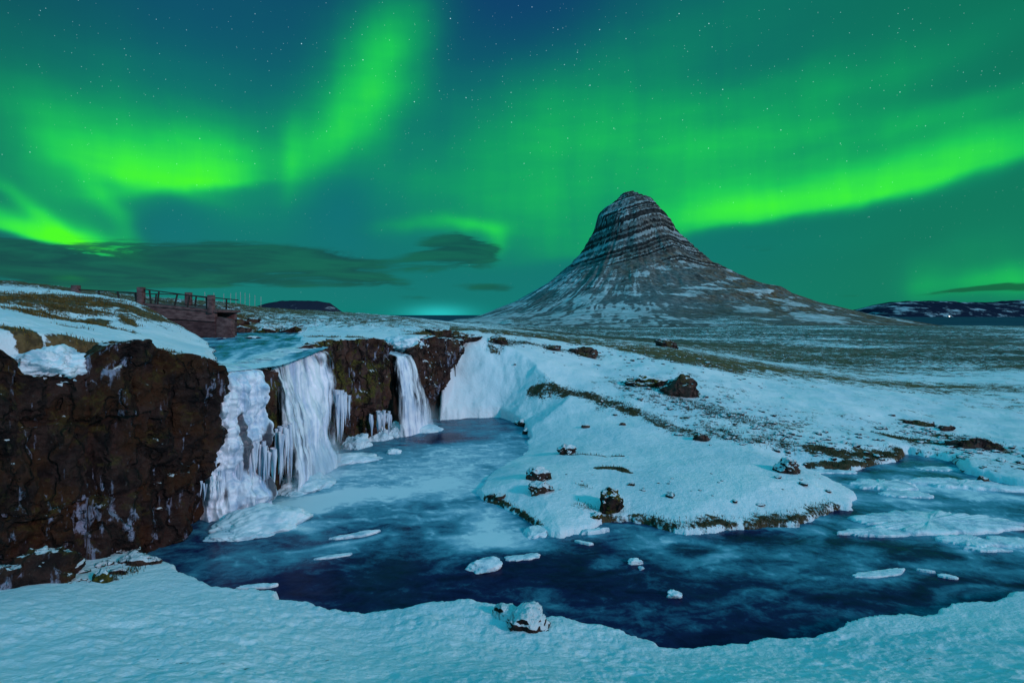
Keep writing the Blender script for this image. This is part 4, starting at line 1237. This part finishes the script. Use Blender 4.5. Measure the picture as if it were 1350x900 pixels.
# ================================================================== SKY
w = bpy.data.worlds.new('World'); sc.world = w; w.use_nodes = True
t = NT(w.node_tree)
bg = w.node_tree.nodes['Background']
gen = t.new('ShaderNodeTexCoord').outputs['Generated']
sep = t.new('ShaderNodeSeparateXYZ'); t.l.new(gen, sep.inputs[0])
az0 = t.math('ARCTAN2', sep.outputs[0], sep.outputs[1]); el0 = t.math('ARCSINE', sep.outputs[2])
cmb = t.new('ShaderNodeCombineXYZ'); t.l.new(az0, cmb.inputs[0]); t.l.new(el0, cmb.inputs[1])
flat = cmb.outputs[0]
wn = t.new('ShaderNodeTexNoise'); t.l.new(flat, wn.inputs['Vector']); wn.inputs['Scale'].default_value = 4.5; wn.inputs['Detail'].default_value = 4
wsub = t.new('ShaderNodeVectorMath', operation='SUBTRACT'); t.l.new(wn.outputs['Color'], wsub.inputs[0]); wsub.inputs[1].default_value = (.5, .5, .5)


def warped(amount):
    m = t.new('ShaderNodeVectorMath', operation='MULTIPLY_ADD')
    t.l.new(wsub.outputs[0], m.inputs[0]); m.inputs[1].default_value = amount; t.l.new(flat, m.inputs[2])
    return m.outputs[0]


aur_v, cld_v = warped((.075, .06, 0)), warped((.16, .035, 0))


def skyloc(px, py):
    a = math.atan((px - CX) / F)
    return a, math.atan((HY - py) / F * math.cos(a))


def blob(acc, vec, px, py, sx, sy, rot, amp, dn=None):
    a, e = skyloc(px, py); ca = math.cos(a)
    mp = t.new('ShaderNodeMapping', vector_type='TEXTURE')
    t.l.new(vec, mp.inputs[0])
    mp.inputs['Location'].default_value = (a, e, 0); mp.inputs['Rotation'].default_value = (0, 0, math.radians(rot))
    mp.inputs['Scale'].default_value = (sx / F * ca ** 1.5, sy / F * ca, 1)
    v = mp.outputs[0]
    if dn:
        s3 = t.new('ShaderNodeSeparateXYZ'); t.l.new(v, s3.inputs[0])
        yy = t.math('MAXIMUM', s3.outputs[1], t.math('MULTIPLY', s3.outputs[1], -sy / dn))
        c3 = t.new('ShaderNodeCombineXYZ'); t.l.new(s3.outputs[0], c3.inputs[0]); t.l.new(yy, c3.inputs[1])
        v = c3.outputs[0]
    dt = t.new('ShaderNodeVectorMath', operation='DOT_PRODUCT'); t.l.new(v, dt.inputs[0]); t.l.new(v, dt.inputs[1])
    g = t.math('POWER', .36788, dt.outputs['Value'])
    return t.math('MULTIPLY_ADD', g, amp, acc)


AUR = [
    # right curtain, sharp lower hem
    (1110, 262, 330, 44, 8.5, .66, 11), (960, 284, 110, 34, 7, .30, 12), (1250, 236, 150, 50, 8, .20, 14),
    (1080, 165, 260, 95, 10, .22), (1090, 172, 110, 17, 5, .16), (1300, 195, 130, 40, 10, .22), (930, 225, 110, 70, 0, .22),
    (880, 60, 260, 80, 25, .16), (700, 165, 150, 80, 10, .25), (860, 210, 180, 90, 0, .18),
    (1150, 108, 250, 26, 12, .16), (1260, 150, 180, 16, 9, .20), (960, 128, 160, 22, 8, .14), (45, 272, 70, 11, -42, .36),
    # middle swirl
    (482, 118, 110, 52, 62, .52), (430, 190, 58, 26, 48, .34), (520, 45, 70, 45, 60, .22), (386, 212, 52, 14, 88, .26), (455, 150, 150, 80, 50, .14),
    # left arc and rays
    (262, 240, 92, 60, 10, .66, 9), (300, 225, 60, 26, 25, .22), (180, 232, 85, 60, -12, .46, 12), (110, 200, 130, 42, -40, .36), (75, 255, 110, 40, -35, .28), (145, 275, 70, 14, -52, .30),
    (25, 300, 110, 26, -6, .88, 7), (120, 318, 85, 20, -12, .60, 9), (95, 360, 24, 7, 4, .80),
    (180, 170, 260, 100, -5, .28), (300, 280, 26, 50, 80, .10),
    # middle low
    (600, 260, 130, 55, 0, .22), (560, 298, 70, 10, 3, .20), (622, 297, 44, 9, -4, .38), (652, 314, 16, 20, -20, .24), (720, 290, 90, 60, 0, .24),
    # right low
    (1350, 362, 110, 22, 6, .60), (1212, 368, 26, 34, 0, .26), (1300, 325, 110, 50, 0, .26),
    # gaps
    (200, 292, 70, 38, 0, -.24), (452, 268, 46, 66, 0, -.22), (1350, 40, 160, 90, 0, -.10), (680, 20, 110, 60, 0, -.10), (1100, 310, 200, 30, 6, -.14),
]
acc = .10
for bl_ in AUR:
    px, py, sx_, sy_, rot, amp = bl_[:6]
    acc = blob(acc, aur_v, px, py, sx_, sy_, rot, amp * (.84 if amp > .25 else 1), bl_[6] if len(bl_) > 6 else None)
# faint rays: noise drawn out along the field lines
sh = t.new('ShaderNodeMapping'); t.l.new(aur_v, sh.inputs[0]); sh.inputs['Rotation'].default_value = (0, 0, math.radians(-14)); sh.inputs['Scale'].default_value = (22, 1.6, 1)
ray = t.noise(sh.outputs[0], 1.0, 4, .55)
sh2 = t.new('ShaderNodeMapping'); t.l.new(flat, sh2.inputs[0]); sh2.inputs['Rotation'].default_value = (0, 0, math.radians(-20)); sh2.inputs['Scale'].default_value = (3, 12, 1)
veil = t.noise(sh2.outputs[0], 1.0, 4, .55)
inten = t.math('MULTIPLY', acc, t.math('ADD', t.math('MULTIPLY_ADD', ray, .22, .46), t.math('MULTIPLY', veil, .44)))
cr = t.new('ShaderNodeValToRGB'); t.l.new(inten, cr.inputs[0])
e = cr.color_ramp.elements
e[0].position = 0; e[0].color = (*lin(6, 92, 84), 0)
e[1].position = 1; e[1].color = (*lin(74, 252, 34), 1)
for p, c_, al in ((.18, lin(10, 130, 98), .40), (.40, lin(14, 165, 95), .82), (.60, lin(26, 200, 88), 1), (.82, lin(54, 236, 66), 1)):
    x = e.new(p); x.color = (*c_, al)
# base night sky, teal at the horizon to navy above, greener to the right
bs = t.new('ShaderNodeValToRGB'); t.l.new(t.math('MULTIPLY', el0, 1 / .62), bs.inputs[0])
e = bs.color_ramp.elements
e[0].position = 0; e[0].color = (*lin(4, 124, 120), 1); e[1].position = 1; e[1].color = (*lin(13, 46, 104), 1)
for p, c_ in ((.12, lin(5, 116, 116)), (.35, lin(6, 112, 118)), (.62, lin(9, 80, 112))):
    x = e.new(p); x.color = (*c_, 1)
base = t.mix(t.ss(az0, .1, .75), bs.outputs[0], t.mix(.75, bs.outputs[0], lin(11, 124, 80)))
base = t.mix(t.math('MULTIPLY', t.ss(az0, -.50, -.80), .5), base, lin(8, 70, 66))
skyc = t.mix(cr.outputs['Alpha'], base, cr.outputs[0])
# town glow under the horizon haze
gl = blob(0.0, flat, 578, 414, 42, 11, 0, .75)
skyc = t.mix(gl, skyc, lin(40, 205, 205))
# stars
star = None
for scl, thr, lo, pw in ((95, .085, .50, 1.8), (200, .12, .40, 1.0)):
    vo = t.new('ShaderNodeTexVoronoi', feature='F1'); t.l.new(gen, vo.inputs['Vector']); vo.inputs['Scale'].default_value = scl
    cs = t.new('ShaderNodeSeparateColor'); t.l.new(vo.outputs['Color'], cs.inputs[0])
    core = t.math('SUBTRACT', 1.0, t.math('DIVIDE', vo.outputs['Distance'], thr), clamp=True)
    br_ = t.math('POWER', t.ss(cs.outputs[0], lo, 1.0), 2.0)
    s1 = t.math('MULTIPLY', t.math('MULTIPLY', core, br_), pw)
    star = s1 if star is None else t.math('ADD', star, s1)
star = t.math('MULTIPLY', star, t.math('MULTIPLY_ADD', t.ss(el0, .08, .42), .85, .15))
starc = t.mix(1.0, (0, 0, 0), t.mix(1.0, (.55, .85, 1.0), (0, 0, 0), 'ADD'))
# clouds: dark lenticular banks low over the plateau
CL = [(60, 344, 170, 24, -2, 1.2), (20, 330, 90, 16, -8, .8), (290, 336, 170, 18, -2, 1.2), (410, 342, 80, 16, 0, 1.0), (200, 352, 160, 12, 0, .7), (330, 371, 110, 9, -1, .75), (500, 374, 80, 8, -2, .6), (470, 362, 60, 7, -3, .6), (540, 392, 60, 8, -2, .45), (610, 326, 36, 21, 0, 1.2),
      (646, 377, 34, 7, 0, .6), (1000, 331, 45, 11, 0, .40), (1290, 379, 100, 5, 3, .7), (1130, 388, 60, 4, 0, .45), (1200, 376, 40, 3, 3, .5), (560, 345, 90, 22, 0, .35), (640, 255, 110, 12, 0, .30), (160, 372, 160, 8, 0, .5), (1330, 372, 50, 4, 6, .4), (780, 225, 90, 10, -6, .25), (60, 362, 70, 6, -4, .6)]
ca_ = 0.0
for px, py, sx_, sy_, rot, amp in CL:
    ca_ = blob(ca_, cld_v, px, py, sx_, sy_, rot, amp)
sh3 = t.new('ShaderNodeMapping'); t.l.new(flat, sh3.inputs[0]); sh3.inputs['Scale'].default_value = (5, 40, 1)
cn = t.noise(sh3.outputs[0], 1.0, 8, .62, .6)
cm = t.ss(t.math('MULTIPLY', ca_, t.math('MULTIPLY_ADD', t.math('SUBTRACT', cn, .5), 4.2, .95)), .30, .72)
ccol = t.mix(t.ss(cn, .35, .65), lin(6, 66, 66), lin(12, 98, 78))
ccol = t.mix(t.ss(az0, .2, .6), ccol, lin(12, 92, 62))
skyc = t.mix(t.math('MULTIPLY', cm, .88), skyc, ccol)
stv = t.new('ShaderNodeVectorMath', operation='SCALE'); stv.inputs[0].default_value = (.6, .9, 1.0); t.l.new(t.math('MULTIPLY', star, t.math('SUBTRACT', 1.0, cm, clamp=True)), stv.inputs['Scale'])
addn = t.new('ShaderNodeVectorMath', operation='ADD'); t.l.new(skyc, addn.inputs[0]); t.l.new(stv.outputs[0], addn.inputs[1])
skyc = addn.outputs[0]
# unseen sky overhead and behind the camera, brightened to light the snow cyan
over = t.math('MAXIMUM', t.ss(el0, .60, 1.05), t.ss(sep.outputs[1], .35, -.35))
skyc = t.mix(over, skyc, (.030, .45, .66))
ns = t.new('ShaderNodeTexSky', sky_type='NISHITA'); ns.sun_disc = False
SUN_EL, SUN_AZ = math.radians(22), math.radians(128)     # moon behind the camera on the right
ns.sun_elevation = SUN_EL; ns.sun_rotation = SUN_AZ
nsm = t.new('ShaderNodeVectorMath', operation='SCALE'); t.l.new(ns.outputs[0], nsm.inputs[0]); nsm.inputs['Scale'].default_value = .0012
fin = t.new('ShaderNodeVectorMath', operation='ADD'); t.l.new(skyc, fin.inputs[0]); t.l.new(nsm.outputs[0], fin.inputs[1])
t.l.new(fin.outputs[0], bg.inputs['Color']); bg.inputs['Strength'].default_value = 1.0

ld = bpy.data.lights.new('moon', 'SUN'); ld.energy = 1.35; ld.angle = math.radians(6); ld.color = (1.0, .74, .86)
lo = bpy.data.objects.new('moon', ld); COL.objects.link(lo)
dirv = Vector((math.sin(SUN_AZ) * math.cos(SUN_EL), math.cos(SUN_AZ) * math.cos(SUN_EL), math.sin(SUN_EL)))
lo.rotation_euler = dirv.to_track_quat('Z', 'Y').to_euler(); lo.location = (30, -30, 40)

# ================================================================== CAMERA AND RENDER
cd = bpy.data.cameras.new('camera'); cam = bpy.data.objects.new('camera', cd); COL.objects.link(cam)
cam.location = (0, 0, H); cam.rotation_euler = (math.pi / 2, 0, 0)
cd.sensor_width = 36; cd.lens = 36 * F / 1350; cd.shift_y = -(450 - HY) / 1350
cd.clip_start = .1; cd.clip_end = 90000
sc.camera = cam
sc.render.engine = 'CYCLES'
sc.view_settings.view_transform = 'Standard'; sc.view_settings.look = 'None'; sc.view_settings.exposure = 0; sc.view_settings.gamma = 1
sc.cycles.use_denoising = True
sc.cycles.max_bounces = 5; sc.cycles.volume_bounces = 3; sc.cycles.diffuse_bounces = 3
